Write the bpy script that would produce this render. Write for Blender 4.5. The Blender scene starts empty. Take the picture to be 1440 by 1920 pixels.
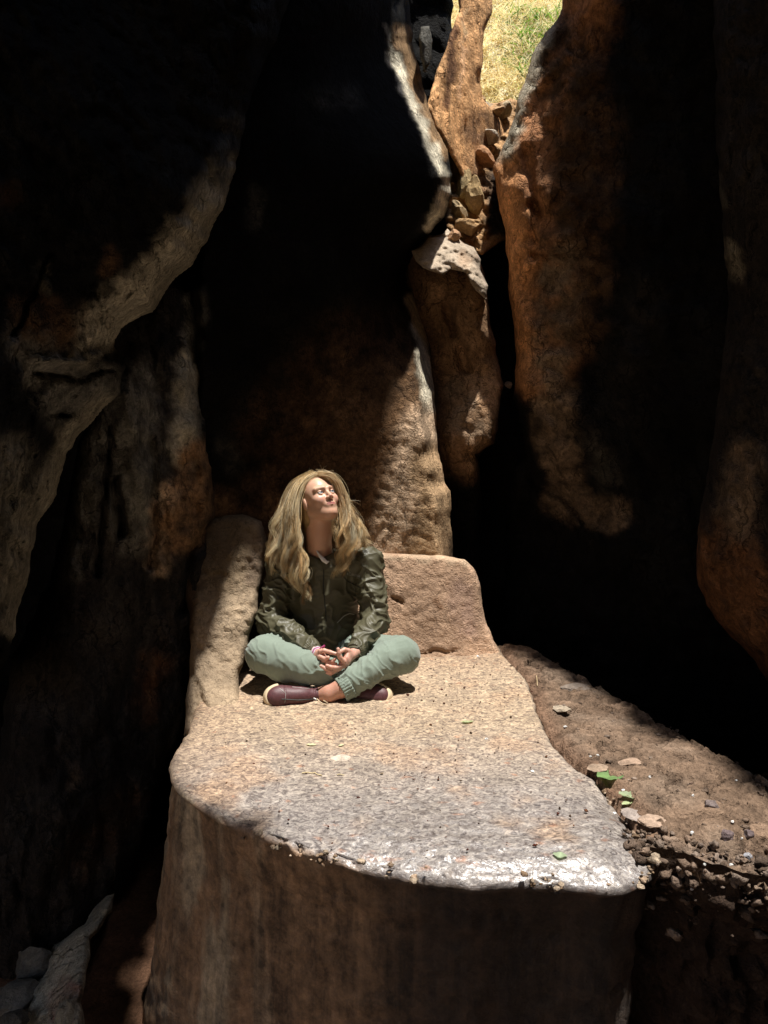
import bpy, bmesh, math, random
import numpy as np
from mathutils import Vector, Matrix
from mathutils.bvhtree import BVHTree

random.seed(7)
RNG = np.random.default_rng(11)
scene = bpy.context.scene
COL = scene.collection

# ------------------------------------------------------------------ camera
CAM_H = 1.12
FPX = 1440.0
TILT = math.atan(160.0 / 1440.0)
cam_data = bpy.data.cameras.new('camera')
cam_data.sensor_fit = 'VERTICAL'
cam_data.sensor_height = 24.0
cam_data.lens = 24.0 * FPX / 1920.0
cam_data.clip_start = 0.05
cam_data.clip_end = 400.0
cam = bpy.data.objects.new('camera', cam_data)
COL.objects.link(cam)
cam.location = (0, 0, CAM_H)
cam.rotation_euler = (math.pi / 2 - TILT, 0, 0)
scene.camera = cam

# ------------------------------------------------------------------ light
TO_SUN = Vector((0.150, -0.045, 1.0)).normalized()
world = bpy.data.worlds.new('World')
scene.world = world
world.use_nodes = True
wn = world.node_tree.nodes
wl = world.node_tree.links
wn.clear()
sky = wn.new('ShaderNodeTexSky')
sky.sky_type = 'NISHITA'
sky.sun_disc = False
sky.sun_elevation = math.asin(TO_SUN.z)
sky.sun_rotation = math.atan2(TO_SUN.x, TO_SUN.y)
bg = wn.new('ShaderNodeBackground')
bg.inputs['Strength'].default_value = 0.15
wo = wn.new('ShaderNodeOutputWorld')
wl.new(sky.outputs[0], bg.inputs['Color'])
wl.new(bg.outputs[0], wo.inputs['Surface'])

sun_data = bpy.data.lights.new('sun', 'SUN')
sun_data.energy = 5.0
sun_data.angle = math.radians(1.3)
sun_data.color = (1.0, 0.96, 0.90)
sun = bpy.data.objects.new('sun', sun_data)
COL.objects.link(sun)
sun.location = (0, 0, 12)
sun.rotation_euler = (-TO_SUN).to_track_quat('-Z', 'Y').to_euler()

scene.view_settings.view_transform = 'Standard'
scene.view_settings.look = 'None'
scene.view_settings.exposure = 0.62
scene.view_settings.gamma = 1.0
scene.view_settings.use_curve_mapping = False
scene.cycles.max_bounces = 8
scene.cycles.diffuse_bounces = 6
scene.cycles.glossy_bounces = 3
scene.cycles.sample_clamp_indirect = 3.0

# ------------------------------------------------------------------ view geometry
CT, ST = math.cos(TILT), math.sin(TILT)
CAMP = np.array([0.0, 0.0, CAM_H])

def rays(px, py):
    u = (np.asarray(px, float) - 720.0) / FPX
    v = (960.0 - np.asarray(py, float)) / FPX
    d = np.stack([u, CT + v * ST, -ST + v * CT], axis=-1)
    return d

def at(px, py, Y):
    """world point on the line of sight through photo pixel (px,py) at distance Y ahead"""
    d = rays(px, py)
    t = np.asarray(Y, float) / d[..., 1]
    return CAMP + d * t[..., None]

def gnd(px, py, z=0.0):
    d = rays(px, py)
    t = (z - CAM_H) / d[..., 2]
    return CAMP + d * t[..., None]

def V(px, py, Y):
    return Vector(at(px, py, Y))

# ------------------------------------------------------------------ noise
def _hash(ix, iy, iz, seed):
    h = (ix.astype(np.int64) * 374761393 + iy.astype(np.int64) * 668265263 + iz.astype(np.int64) * 2147483647 + seed * 1274126177) & 0xFFFFFFFF
    h = ((h ^ (h >> 13)) * 1274126177) & 0xFFFFFFFF
    h = (h ^ (h >> 16)) & 0xFFFFFFFF
    h = (h * 2654435761) & 0xFFFFFFFF
    return (h ^ (h >> 15)) & 0xFFFF

_ang = np.linspace(0, 2 * np.pi, 256, endpoint=False)
_zz = np.linspace(-1, 1, 256)
_perm = np.random.default_rng(3).permutation(256)
_zz = _zz[_perm]
_GR = np.stack([np.cos(_ang) * np.sqrt(1 - _zz ** 2), np.sin(_ang) * np.sqrt(1 - _zz ** 2), _zz], -1)

def noise3(p, seed=0):
    p = np.asarray(p, float)
    i = np.floor(p)
    f = p - i
    u = f * f * f * (f * (f * 6 - 15) + 10)
    ix, iy, iz = i[..., 0], i[..., 1], i[..., 2]
    out = 0
    for dx in (0, 1):
        wx = u[..., 0] if dx else 1 - u[..., 0]
        for dy in (0, 1):
            wy = u[..., 1] if dy else 1 - u[..., 1]
            for dz in (0, 1):
                wz = u[..., 2] if dz else 1 - u[..., 2]
                g = _GR[_hash(ix + dx, iy + dy, iz + dz, seed) & 255]
                dot = g[..., 0] * (f[..., 0] - dx) + g[..., 1] * (f[..., 1] - dy) + g[..., 2] * (f[..., 2] - dz)
                out = out + dot * wx * wy * wz
    return out * 1.5

def fbm(p, octv=4, seed=0, gain=0.5, lac=2.03, ridged=False):
    p = np.asarray(p, float)
    a, s, out = 1.0, 1.0, 0.0
    for k in range(octv):
        n = noise3(p * s, seed + k * 17)
        if ridged:
            n = 1 - 2 * np.abs(n) * 1.4
        out = out + n * a
        a *= gain
        s *= lac
    return out

def worley2(p, seed=0):
    """F1, F2, id of 2-D cell noise"""
    i = np.floor(p)
    f1 = np.full(p.shape[:-1], 9.0)
    f2 = f1.copy()
    cid = np.zeros(p.shape[:-1])
    for dx in (-1, 0, 1):
        for dy in (-1, 0, 1):
            cx, cy = i[..., 0] + dx, i[..., 1] + dy
            h1 = _hash(cx, cy, cx * 0, seed) / 65535.0
            h2 = _hash(cx, cy, cx * 0 + 5, seed) / 65535.0
            d = np.hypot(cx + h1 - p[..., 0], cy + h2 - p[..., 1])
            closer = d < f1
            f2 = np.where(closer, f1, np.minimum(f2, d))
            cid = np.where(closer, h1 * 0.5 + h2 * 0.5, cid)
            f1 = np.where(closer, d, f1)
    return f1, f2, cid

def sstep(a, b, x):
    t = np.clip((x - a) / (b - a), 0, 1)
    return t * t * (3 - 2 * t)

# ------------------------------------------------------------------ mesh helpers
def mesh_obj(name, verts, faces, mat=None, parent=None, smooth=True, colors=None, attrs=None):
    me = bpy.data.meshes.new(name)
    verts = np.asarray(verts, dtype=np.float32)
    if isinstance(faces, np.ndarray):
        nf, k = faces.shape
        me.vertices.add(len(verts))
        me.vertices.foreach_set('co', verts.ravel())
        me.loops.add(nf * k)
        me.loops.foreach_set('vertex_index', faces.astype(np.int32).ravel())
        me.polygons.add(nf)
        me.polygons.foreach_set('loop_start', np.arange(0, nf * k, k, dtype=np.int32))
        me.polygons.foreach_set('loop_total', np.full(nf, k, dtype=np.int32))
        me.update(calc_edges=True)
    else:
        me.from_pydata([tuple(map(float, v)) for v in verts], [], faces)
    me.validate()
    if smooth:
        me.polygons.foreach_set('use_smooth', np.ones(len(me.polygons), dtype=bool))
    if colors is not None:
        ca = me.color_attributes.new('tone', 'FLOAT_COLOR', 'POINT')
        c4 = np.ones((len(verts), 4), dtype=np.float32)
        c4[:, :3] = colors
        ca.data.foreach_set('color', c4.ravel())
    if attrs:
        for k_, arr in attrs.items():
            a_ = me.attributes.new(k_, 'FLOAT', 'POINT')
            a_.data.foreach_set('value', np.asarray(arr, dtype=np.float32))
    me.update()
    o = bpy.data.objects.new(name, me)
    COL.objects.link(o)
    if mat:
        me.materials.append(mat)
    if parent is not None:
        o.parent = parent
    return o

def recentre(o):
    """origin to the bottom centre of the mesh (top-level, unparented objects)"""
    me = o.data
    n = len(me.vertices)
    co = np.empty(n * 3, dtype=np.float32)
    me.vertices.foreach_get('co', co)
    co = co.reshape(-1, 3)
    lo, hi = co.min(0), co.max(0)
    c = np.array([(lo[0] + hi[0]) / 2, (lo[1] + hi[1]) / 2, lo[2]], dtype=np.float32)
    me.vertices.foreach_set('co', (co - c).ravel())
    o.location = Vector([float(x) for x in c])
    me.update()

def tag(o, label=None, cat=None, group=None, kind=None):
    if label: o['label'] = label
    if cat: o['category'] = cat
    if group: o['group'] = group
    if kind: o['kind'] = kind
    return o

def empty(name, loc, label=None, cat=None, group=None):
    o = bpy.data.objects.new(name, None)
    o.empty_display_size = 0.1
    COL.objects.link(o)
    o.location = loc
    return tag(o, label, cat, group)

# ------------------------------------------------------------------ materials
def rock_mat(name, tint=(1, 1, 1), vary=0.45, bump=0.5, scale=1.0, rough=0.85, spec=0.25, pits=0.5, fleck=0.0, stretch=(1, 1, 1), base=None, cracks=0.0, flakes=0.0):
    m = bpy.data.materials.new(name)
    m.use_nodes = True
    nt = m.node_tree
    N, L = nt.nodes, nt.links
    N.clear()
    out = N.new('ShaderNodeOutputMaterial')
    bs = N.new('ShaderNodeBsdfPrincipled')
    L.new(bs.outputs[0], out.inputs[0])
    geo = N.new('ShaderNodeNewGeometry')
    mp = N.new('ShaderNodeMapping')
    mp.inputs['Scale'].default_value = stretch
    L.new(geo.outputs['Position'], mp.inputs['Vector'])
    def noise(s, d=6, r=0.6, dist=0.0):
        n = N.new('ShaderNodeTexNoise')
        n.inputs['Scale'].default_value = s * scale
        n.inputs['Detail'].default_value = d
        n.inputs['Roughness'].default_value = r
        n.inputs['Distortion'].default_value = dist
        L.new(mp.outputs[0], n.inputs['Vector'])
        return n
    def math_(op, a, b=None, c=None):
        n = N.new('ShaderNodeMath'); n.operation = op
        for k, x in enumerate((a, b, c)):
            if x is None: continue
            if isinstance(x, (int, float)): n.inputs[k].default_value = x
            else: L.new(x, n.inputs[k])
        return n.outputs[0]
    def maprange(x, a, b, c, d):
        n = N.new('ShaderNodeMapRange')
        L.new(x, n.inputs[0])
        for k, v in zip((1, 2, 3, 4), (a, b, c, d)): n.inputs[k].default_value = v
        return n.outputs[0]
    n1 = noise(5, 8, 0.65, 0.4)
    n2 = noise(38, 5, 0.6, 0.8)
    n3 = noise(160, 3, 0.6)
    if base is None:
        at_ = N.new('ShaderNodeAttribute'); at_.attribute_name = 'tone'
        colsrc = at_.outputs['Color']
    else:
        r_ = N.new('ShaderNodeRGB'); r_.outputs[0].default_value = (*base, 1)
        colsrc = r_.outputs[0]
    v1 = maprange(n1.outputs['Fac'], 0.3, 0.7, 1 - vary, 1 + vary)
    v2 = maprange(n2.outputs['Fac'], 0.3, 0.7, 1 - vary * 0.9, 1 + vary * 0.8)
    v3 = maprange(n3.outputs['Fac'], 0.3, 0.7, 1 - vary * 0.5, 1 + vary * 0.5)
    vv = math_('MULTIPLY', math_('MULTIPLY', v1, v2), v3)
    mul = N.new('ShaderNodeVectorMath'); mul.operation = 'SCALE'
    L.new(colsrc, mul.inputs[0]); L.new(vv, mul.inputs['Scale'])
    mt = N.new('ShaderNodeVectorMath'); mt.operation = 'MULTIPLY'
    L.new(mul.outputs[0], mt.inputs[0]); mt.inputs[1].default_value = tint
    L.new(mt.outputs[0], bs.inputs['Base Color'])
    bs.inputs['Roughness'].default_value = rough
    bs.inputs['Specular IOR Level'].default_value = spec
    vor = N.new('ShaderNodeTexVoronoi')
    vor.inputs['Scale'].default_value = 45 * scale
    L.new(mp.outputs[0], vor.inputs['Vector'])
    pit = maprange(vor.outputs['Distance'], 0.0, 0.35, 0.0, 1.0)
    h = math_('ADD', math_('MULTIPLY', n1.outputs['Fac'], 1.6), math_('MULTIPLY', n2.outputs['Fac'], 0.5))
    h = math_('ADD', h, math_('MULTIPLY', n3.outputs['Fac'], 0.16))
    h = math_('ADD', h, math_('MULTIPLY', pit, 0.22 * pits))
    if cracks:
        wr = noise(9, 4, 0.6)
        wv = N.new('ShaderNodeVectorMath'); wv.operation = 'MULTIPLY_ADD'
        L.new(wr.outputs['Color'], wv.inputs[0]); wv.inputs[1].default_value = (0.16, 0.16, 0.16); L.new(mp.outputs[0], wv.inputs[2])
        prod = None
        for sc_, wd_, st_ in ((3.2, 0.025, (1, 1, 0.30)), (9.0, 0.035, (1, 1, 0.35))):
            mp2 = N.new('ShaderNodeMapping'); mp2.inputs['Scale'].default_value = st_; L.new(wv.outputs[0], mp2.inputs['Vector'])
            v_ = N.new('ShaderNodeTexVoronoi'); v_.feature = 'DISTANCE_TO_EDGE'; v_.inputs['Scale'].default_value = sc_ * scale
            L.new(mp2.outputs[0], v_.inputs['Vector'])
            e_ = maprange(v_.outputs['Distance'], 0.0, wd_, 0.0, 1.0)
            gate = maprange(n1.outputs['Fac'], 0.42, 0.56, 1.0, 0.0)
            e2 = math_('MAXIMUM', e_, gate)
            prod = e2 if prod is None else math_('MULTIPLY', prod, e2)
        h = math_('ADD', h, math_('MULTIPLY', prod, 0.55 * cracks))
        dk = maprange(prod, 0.0, 1.0, 0.55, 1.0)
        m2 = N.new('ShaderNodeVectorMath'); m2.operation = 'SCALE'
        L.new(mt.outputs[0], m2.inputs[0]); L.new(dk, m2.inputs['Scale'])
        colout = m2.outputs[0]
        if flakes:
            nf = noise(24, 7, 0.72, 0.6)
            fm = maprange(nf.outputs['Fac'], 0.60, 0.68, 0.0, 1.0)
            big = maprange(n1.outputs['Fac'], 0.46, 0.60, 0.0, 1.0)
            fm2 = math_('MULTIPLY', math_('MULTIPLY', fm, big), flakes)
            mixf = N.new('ShaderNodeMix'); mixf.data_type = 'RGBA'
            L.new(fm2, mixf.inputs['Factor']); L.new(colout, mixf.inputs['A']); mixf.inputs['B'].default_value = (0.17, 0.13, 0.10, 1)
            colout = mixf.outputs['Result']
        L.new(colout, bs.inputs['Base Color'])
    bp = N.new('ShaderNodeBump')
    bp.inputs['Strength'].default_value = bump
    bp.inputs['Distance'].default_value = 0.03 / scale
    L.new(h, bp.inputs['Height'])
    L.new(bp.outputs[0], bs.inputs['Normal'])
    m['n'] = 1
    return m

def plain(name, col, rough=0.6, spec=0.4, vary=0.0, bump=0.0, scale=60, sss=0.0, sheen=0.0, coat=0.0):
    m = bpy.data.materials.new(name)
    m.use_nodes = True
    N, L = m.node_tree.nodes, m.node_tree.links
    bs = N['Principled BSDF']
    bs.inputs['Base Color'].default_value = (*col, 1)
    bs.inputs['Roughness'].default_value = rough
    bs.inputs['Specular IOR Level'].default_value = spec
    if sheen: bs.inputs['Sheen Weight'].default_value = sheen
    if coat: bs.inputs['Coat Weight'].default_value = coat
    if sss:
        bs.inputs['Subsurface Weight'].default_value = sss
        bs.inputs['Subsurface Radius'].default_value = (0.01, 0.004, 0.002)
        bs.inputs['Subsurface Scale'].default_value = 0.6
    if vary or bump:
        tc = N.new('ShaderNodeTexCoord')
        n = N.new('ShaderNodeTexNoise'); n.inputs['Scale'].default_value = scale; n.inputs['Detail'].default_value = 5
        L.new(tc.outputs['Object'], n.inputs['Vector'])
        if vary:
            mx = N.new('ShaderNodeHueSaturation')
            mx.inputs['Color'].default_value = (*col, 1)
            mr = N.new('ShaderNodeMapRange')
            L.new(n.outputs['Fac'], mr.inputs[0])
            mr.inputs[1].default_value = 0.3; mr.inputs[2].default_value = 0.7
            mr.inputs[3].default_value = 1 - vary; mr.inputs[4].default_value = 1 + vary
            L.new(mr.outputs[0], mx.inputs['Value'])
            L.new(mx.outputs[0], bs.inputs['Base Color'])
        if bump:
            bp = N.new('ShaderNodeBump'); bp.inputs['Strength'].default_value = bump; bp.inputs['Distance'].default_value = 0.004
            L.new(n.outputs['Fac'], bp.inputs['Height']); L.new(bp.outputs[0], bs.inputs['Normal'])
    return m

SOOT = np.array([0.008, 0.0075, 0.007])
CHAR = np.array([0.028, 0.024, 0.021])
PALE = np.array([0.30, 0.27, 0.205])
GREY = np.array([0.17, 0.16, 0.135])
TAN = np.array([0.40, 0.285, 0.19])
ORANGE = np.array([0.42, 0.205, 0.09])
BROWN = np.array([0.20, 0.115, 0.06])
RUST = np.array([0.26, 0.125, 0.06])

# ------------------------------------------------------------------ relief rock sheets
def seg_dist(P, A, B):
    AB = B - A
    L2 = (AB ** 2).sum(-1) + 1e-9
    t = np.clip(((P[:, None, :] - A[None]) * AB[None]).sum(-1) / L2[None], 0, 1)
    Q = A[None] + t[..., None] * AB[None]
    d = np.hypot(P[:, None, 0] - Q[..., 0], P[:, None, 1] - Q[..., 1])
    k = d.argmin(1)
    r = np.arange(len(P))
    return d[r, k], Q[r, k]

def inside(P, poly):
    x, y = P[:, 0], P[:, 1]
    c = np.zeros(len(P), bool)
    n = len(poly)
    for i in range(n):
        x1, y1 = poly[i]; x2, y2 = poly[(i + 1) % n]
        if y1 == y2: continue
        cond = ((y1 > y) != (y2 > y)) & (x < (x2 - x1) * (y - y1) / (y2 - y1) + x1)
        c ^= cond
    return c

def roughen(poly, amp, step=14, seed=0):
    """subdivide a closed outline and jitter it with two octaves of noise"""
    poly = np.array(poly, float)
    out = []
    n = len(poly)
    for i in range(n):
        a, b = poly[i], poly[(i + 1) % n]
        L_ = np.hypot(*(b - a))
        k = max(1, int(L_ / step))
        off = (a[0] < -60 and b[0] < -60) or (a[1] < -60 and b[1] < -60) or (a[0] > 1500 and b[0] > 1500)
        if off: k = max(1, int(L_ / 120))
        for j in range(k):
            out.append(a + (b - a) * j / k)
    P = np.array(out)
    q = np.concatenate([P / 42.0, np.zeros((len(P), 1)) + seed], 1)
    q2 = np.concatenate([P / 13.0, np.zeros((len(P), 1)) + seed + 9], 1)
    dx = noise3(q, seed) * amp + noise3(q2, seed + 1) * amp * 0.5
    dy = noise3(q + 31.7, seed + 2) * amp + noise3(q2 + 13.1, seed + 3) * amp * 0.5
    return P + np.stack([dx, dy], 1)

def tps(ctrl):
    C = np.array(ctrl, float)
    X = C[:, :2] / 1000.0
    n = len(C)
    def U(r): return np.where(r > 1e-9, r * r * np.log(r + 1e-12), 0)
    K = U(np.hypot(X[:, None, 0] - X[None, :, 0], X[:, None, 1] - X[None, :, 1])) + np.eye(n) * 1e-3
    A = np.zeros((n + 3, n + 3))
    A[:n, :n] = K; A[:n, n] = 1; A[:n, n + 1:] = X; A[n, :n] = 1; A[n + 1:, :n] = X.T
    b = np.zeros(n + 3); b[:n] = C[:, 2]
    w = np.linalg.solve(A + np.eye(n + 3) * 1e-9, b)
    def f(P):
        Q = P / 1000.0
        r = np.hypot(Q[:, None, 0] - X[None, :, 0], Q[:, None, 1] - X[None, :, 1])
        return U(r) @ w[:n] + w[n] + Q @ w[n + 1:]
    return f

def strokes_mask(P, pts, width, feather):
    pts = np.array(pts, float)
    if len(pts) == 1:
        d = np.hypot(P[:, 0] - pts[0, 0], P[:, 1] - pts[0, 1])
    else:
        d, _ = seg_dist(P, pts[:-1], pts[1:])
    return 1 - sstep(width - feather, width + feather, d)

def relief(name, poly, ctrl, base, paint=(), step=6, curl=30, cd=0.15, amp=((0.6, 0.10), (0.15, 0.03), (0.04, 0.008)),
           back=0.6, rough=8, seed=0, mat=None, grooves=(), xmin=-110, xmax=1550, ymin=-170, ymax=2000, aniso=(1, 1, 1), warp=14, lin=False, gain=1.0):
    poly = roughen(poly, rough, seed=seed)
    lo = np.maximum(poly.min(0) - 6 * step, [xmin, ymin]); hi = np.minimum(poly.max(0) + 6 * step, [xmax, ymax])
    xs = np.arange(lo[0], hi[0] + step, step); ys = np.arange(lo[1], hi[1] + step, step)
    nx, ny = len(xs), len(ys)
    GX, GY = np.meshgrid(xs, ys, indexing='ij')
    P = np.stack([GX.ravel(), GY.ravel()], 1)
    A, B = poly, np.roll(poly, -1, axis=0)
    d = np.empty(len(P)); Q = np.empty_like(P)
    for s in range(0, len(P), 20000):
        d[s:s + 20000], Q[s:s + 20000] = seg_dist(P[s:s + 20000], A, B)
    ins = inside(P, poly)
    sd = np.where(ins, d, -d)
    band = 5
    keep = sd > -(band + 0.5) * step
    f = tps(ctrl)
    Pp = P.copy()
    out = ~ins
    nrm = np.where(d[:, None] > 1e-6, (Q - P) / np.maximum(d[:, None], 1e-6), 0)
    Pp[out] = Q[out] + nrm[out] * 0.25 * d[out][:, None]
    Y = np.empty(len(P))
    for s in range(0, len(P), 40000):
        Y[s:s + 40000] = f(Pp[s:s + 40000])
    cv_ = curl * (1 + 0.40 * noise3(np.concatenate([P / 38.0, np.zeros((len(P), 1)) + seed], 1), seed + 90))
    t = np.clip(1 - np.maximum(sd, 0) / np.maximum(cv_, curl * 0.3), 0, 1)
    Y += cd * (t if lin else (1 - np.sqrt(np.clip(1 - t * t, 0, 1))))
    Y += np.where(out, back * np.minimum(d, band * step) / (band * step), 0)
    W = at(Pp[:, 0], Pp[:, 1], Y)
    an = np.array(aniso)
    disp = np.zeros(len(P))
    for k, (sc, am) in enumerate(amp):
        disp += fbm(W / sc * an + seed * 3.1, 3 if k else 2, seed + k * 5, ridged=(k == 1)) * am
    for pts, w, dep in grooves:
        wob = noise3(np.concatenate([P / 30.0, np.zeros((len(P), 1))], 1), seed + 77)[:, None] * 8
        disp += strokes_mask(P + wob, pts, w, w * 0.8) * dep
    Y2 = Y + disp * np.where(out, 0.6, 1.0)
    W = at(Pp[:, 0], Pp[:, 1], Y2)
    # colour: rock tones, soot, lichen and painted-in light, edges warped by noise
    w1 = fbm(np.concatenate([P / 36.0, np.zeros((len(P), 1)) + seed], 1), 4, seed + 40)
    w2 = fbm(np.concatenate([P / 36.0, np.zeros((len(P), 1)) + seed + 50], 1), 4, seed + 45)
    PW = P + np.stack([w1, w2], 1) * warp
    c = np.tile(np.array(base, float), (len(P), 1))
    for item in paint:
        pts, width, colr, feather = item[:4]
        op = item[4] if len(item) > 4 else 1.0
        if isinstance(pts, str):   # 'edge' : strip along the outline
            m = 1 - sstep(width - feather, width + feather, np.abs(sd) + w1 * warp)
        else:
            m = strokes_mask(PW, pts, width, feather)
        pat = np.clip(0.5 + fbm(W / 0.09, 3, seed + 60) * 0.9, 0, 1) if op < 1 else 1.0
        m = (m * (op if op >= 1 else op * (0.4 + 1.2 * pat)))[:, None]
        m = np.clip(m, 0, 1)
        c = c * (1 - m) + np.array(colr) * m
    lum = c.max(1)[:, None]
    c = c * (1 + (gain - 1) * sstep(0.012, 0.04, lum))
    big = fbm(W / 0.35, 3, seed + 70)[:, None] * 0.35
    c = np.clip(c * (1 + big), 0.002, 0.9)
    ids = np.arange(nx * ny).reshape(nx, ny)
    q = np.stack([ids[:-1, :-1].ravel(), ids[:-1, 1:].ravel(), ids[1:, 1:].ravel(), ids[1:, :-1].ravel()], 1)
    q = q[keep[q].all(1)]
    used = np.unique(q)
    rm = -np.ones(nx * ny, int); rm[used] = np.arange(len(used))
    o = mesh_obj(name, W[used], rm[q], mat, colors=c[used])
    recentre(o)
    return o

def blob(name, centre, size, mat, seed=0, amp=0.25, sub=3, rot=(0, 0, 0), flat=1.0, parent=None, color=None, facets=0):
    """an angular stone: icosphere cut by random planes, then roughened"""
    bm = bmesh.new()
    bmesh.ops.create_icosphere(bm, subdivisions=sub, radius=1.0)
    co = np.array([v.co[:] for v in bm.verts])
    r = np.random.default_rng(seed + 100)
    for k in range(facets):
        n = r.normal(size=3); n /= np.linalg.norm(n)
        lim = r.uniform(0.55, 0.85)
        dd = co @ n
        over = np.maximum(dd - lim, 0)
        co = co - over[:, None] * n * 0.92
    co = co * (1 + amp * fbm(co * 1.3 + seed * 7.7, 4, seed)[:, None])
    co = co * np.array(size)
    R = np.array(Matrix.Rotation(rot[2], 3, 'Z') @ Matrix.Rotation(rot[1], 3, 'Y') @ Matrix.Rotation(rot[0], 3, 'X'))
    co = co @ R.T
    faces = [[v.index for v in f.verts] for f in bm.faces]
    bm.free()
    co[:, 2] *= flat
    o = mesh_obj(name, co, faces, mat, parent, colors=np.tile(color, (len(co), 1)) if color is not None else None, smooth=(facets == 0))
    o.location = Vector([float(x) for x in centre])
    return o
# ================================================================== the setting
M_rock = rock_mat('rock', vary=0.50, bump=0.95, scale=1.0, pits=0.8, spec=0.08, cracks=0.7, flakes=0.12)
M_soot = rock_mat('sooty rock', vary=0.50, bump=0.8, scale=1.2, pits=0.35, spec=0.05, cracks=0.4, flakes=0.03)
M_glow = rock_mat('bare shaft rock', vary=0.45, bump=0.9, scale=1.2, pits=0.5, spec=0.1, cracks=0.6)
M_smooth = rock_mat('smoothed rock', vary=0.30, bump=0.35, scale=1.3, pits=0.5)
M_dirt = rock_mat('dirt', vary=0.42, bump=1.0, scale=1.6, pits=0.8, rough=0.95, spec=0.1)
M_stone = rock_mat('loose stone', vary=0.35, bump=0.6, scale=2.0, pits=0.7)

# central smoke-blackened wall, its right end a fin that catches the light
wall_out = [(250, -150), (560, -160), (765, -160), (768, 0), (774, 80), (788, 139), (801, 194), (819, 240), (840, 285), (846, 330), (847, 365),
            (833, 410), (806, 440), (778, 470), (764, 500), (760, 535), (775, 551), (792, 600), (808, 658), (816, 737), (822, 828), (834, 903), (845, 923),
            (845, 967), (850, 1042), (860, 1300), (330, 1300), (340, 1000), (350, 500), (330, 200)]
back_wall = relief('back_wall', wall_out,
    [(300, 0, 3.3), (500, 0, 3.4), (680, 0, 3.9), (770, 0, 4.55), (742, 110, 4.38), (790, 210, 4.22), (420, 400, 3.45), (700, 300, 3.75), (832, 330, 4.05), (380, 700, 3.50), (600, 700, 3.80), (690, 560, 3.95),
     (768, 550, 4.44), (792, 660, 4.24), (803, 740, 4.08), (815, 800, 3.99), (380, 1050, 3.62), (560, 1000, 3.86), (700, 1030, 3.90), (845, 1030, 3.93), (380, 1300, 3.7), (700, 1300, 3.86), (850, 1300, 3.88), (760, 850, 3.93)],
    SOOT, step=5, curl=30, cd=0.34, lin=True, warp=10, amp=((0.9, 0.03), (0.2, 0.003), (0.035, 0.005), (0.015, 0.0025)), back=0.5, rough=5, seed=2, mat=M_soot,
    paint=[([(600, 1000), (680, 940), (760, 850)], 120, BROWN * 1.15, 85, 0.85),
           ([(600, 830), (700, 720)], 110, BROWN * 0.5, 90, 0.8),
           ([(752, 60), (768, 120), (785, 190), (808, 240), (832, 290)], 12, np.array([0.30, 0.19, 0.10]), 8), ([(736, 105), (766, 176), (794, 238), (818, 292), (836, 330), (828, 380), (806, 425)], 9, PALE * 2.3, 5),  # bare pale ridge, whitened further to put sunlight into its colour
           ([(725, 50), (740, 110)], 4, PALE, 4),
           ([(774, 560), (787, 600), (797, 660), (804, 740), (812, 810)], 14, PALE * 2.1, 6),  # fin strip: pale rock with the sun's brightness painted on top
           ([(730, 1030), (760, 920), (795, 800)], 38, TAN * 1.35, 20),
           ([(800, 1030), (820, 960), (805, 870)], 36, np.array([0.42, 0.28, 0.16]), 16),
           ([(600, 180), (660, 185)], 20, GREY * 0.2, 20, 0.7),
           ([(370, 560), (362, 640)], 20, GREY * 0.6, 12),
           ([(480, 360), (470, 420)], 14, GREY * 0.4, 12, 0.7),
           ([(420, 840), (440, 870)], 16, GREY * 0.3, 14, 0.7),
           ([(400, 960), (480, 985)], 36, BROWN * 0.9, 24, 0.8)])
tag(back_wall, kind='structure')

# dark recess and orange shaft walls behind the fin
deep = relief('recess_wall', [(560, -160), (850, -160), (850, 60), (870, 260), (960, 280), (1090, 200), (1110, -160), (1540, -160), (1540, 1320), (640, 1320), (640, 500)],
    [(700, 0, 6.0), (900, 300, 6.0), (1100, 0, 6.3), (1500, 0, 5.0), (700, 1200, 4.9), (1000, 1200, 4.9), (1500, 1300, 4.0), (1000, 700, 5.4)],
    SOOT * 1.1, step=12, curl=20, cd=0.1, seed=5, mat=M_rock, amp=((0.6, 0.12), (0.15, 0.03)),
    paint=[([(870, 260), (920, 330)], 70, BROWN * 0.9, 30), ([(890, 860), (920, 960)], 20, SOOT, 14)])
tag(deep, kind='structure')

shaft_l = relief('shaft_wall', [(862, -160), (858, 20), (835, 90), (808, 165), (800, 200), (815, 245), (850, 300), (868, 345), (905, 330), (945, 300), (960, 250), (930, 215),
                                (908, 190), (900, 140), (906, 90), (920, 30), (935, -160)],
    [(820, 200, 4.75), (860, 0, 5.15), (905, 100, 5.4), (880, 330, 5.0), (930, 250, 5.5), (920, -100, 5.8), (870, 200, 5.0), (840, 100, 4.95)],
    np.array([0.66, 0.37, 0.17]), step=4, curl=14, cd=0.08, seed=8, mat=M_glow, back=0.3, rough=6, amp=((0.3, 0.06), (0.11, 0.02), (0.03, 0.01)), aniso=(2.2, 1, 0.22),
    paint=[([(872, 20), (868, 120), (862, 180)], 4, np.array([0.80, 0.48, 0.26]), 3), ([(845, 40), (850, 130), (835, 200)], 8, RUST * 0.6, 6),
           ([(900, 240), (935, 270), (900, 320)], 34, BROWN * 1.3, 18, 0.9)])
tag(shaft_l, kind='structure')
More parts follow.
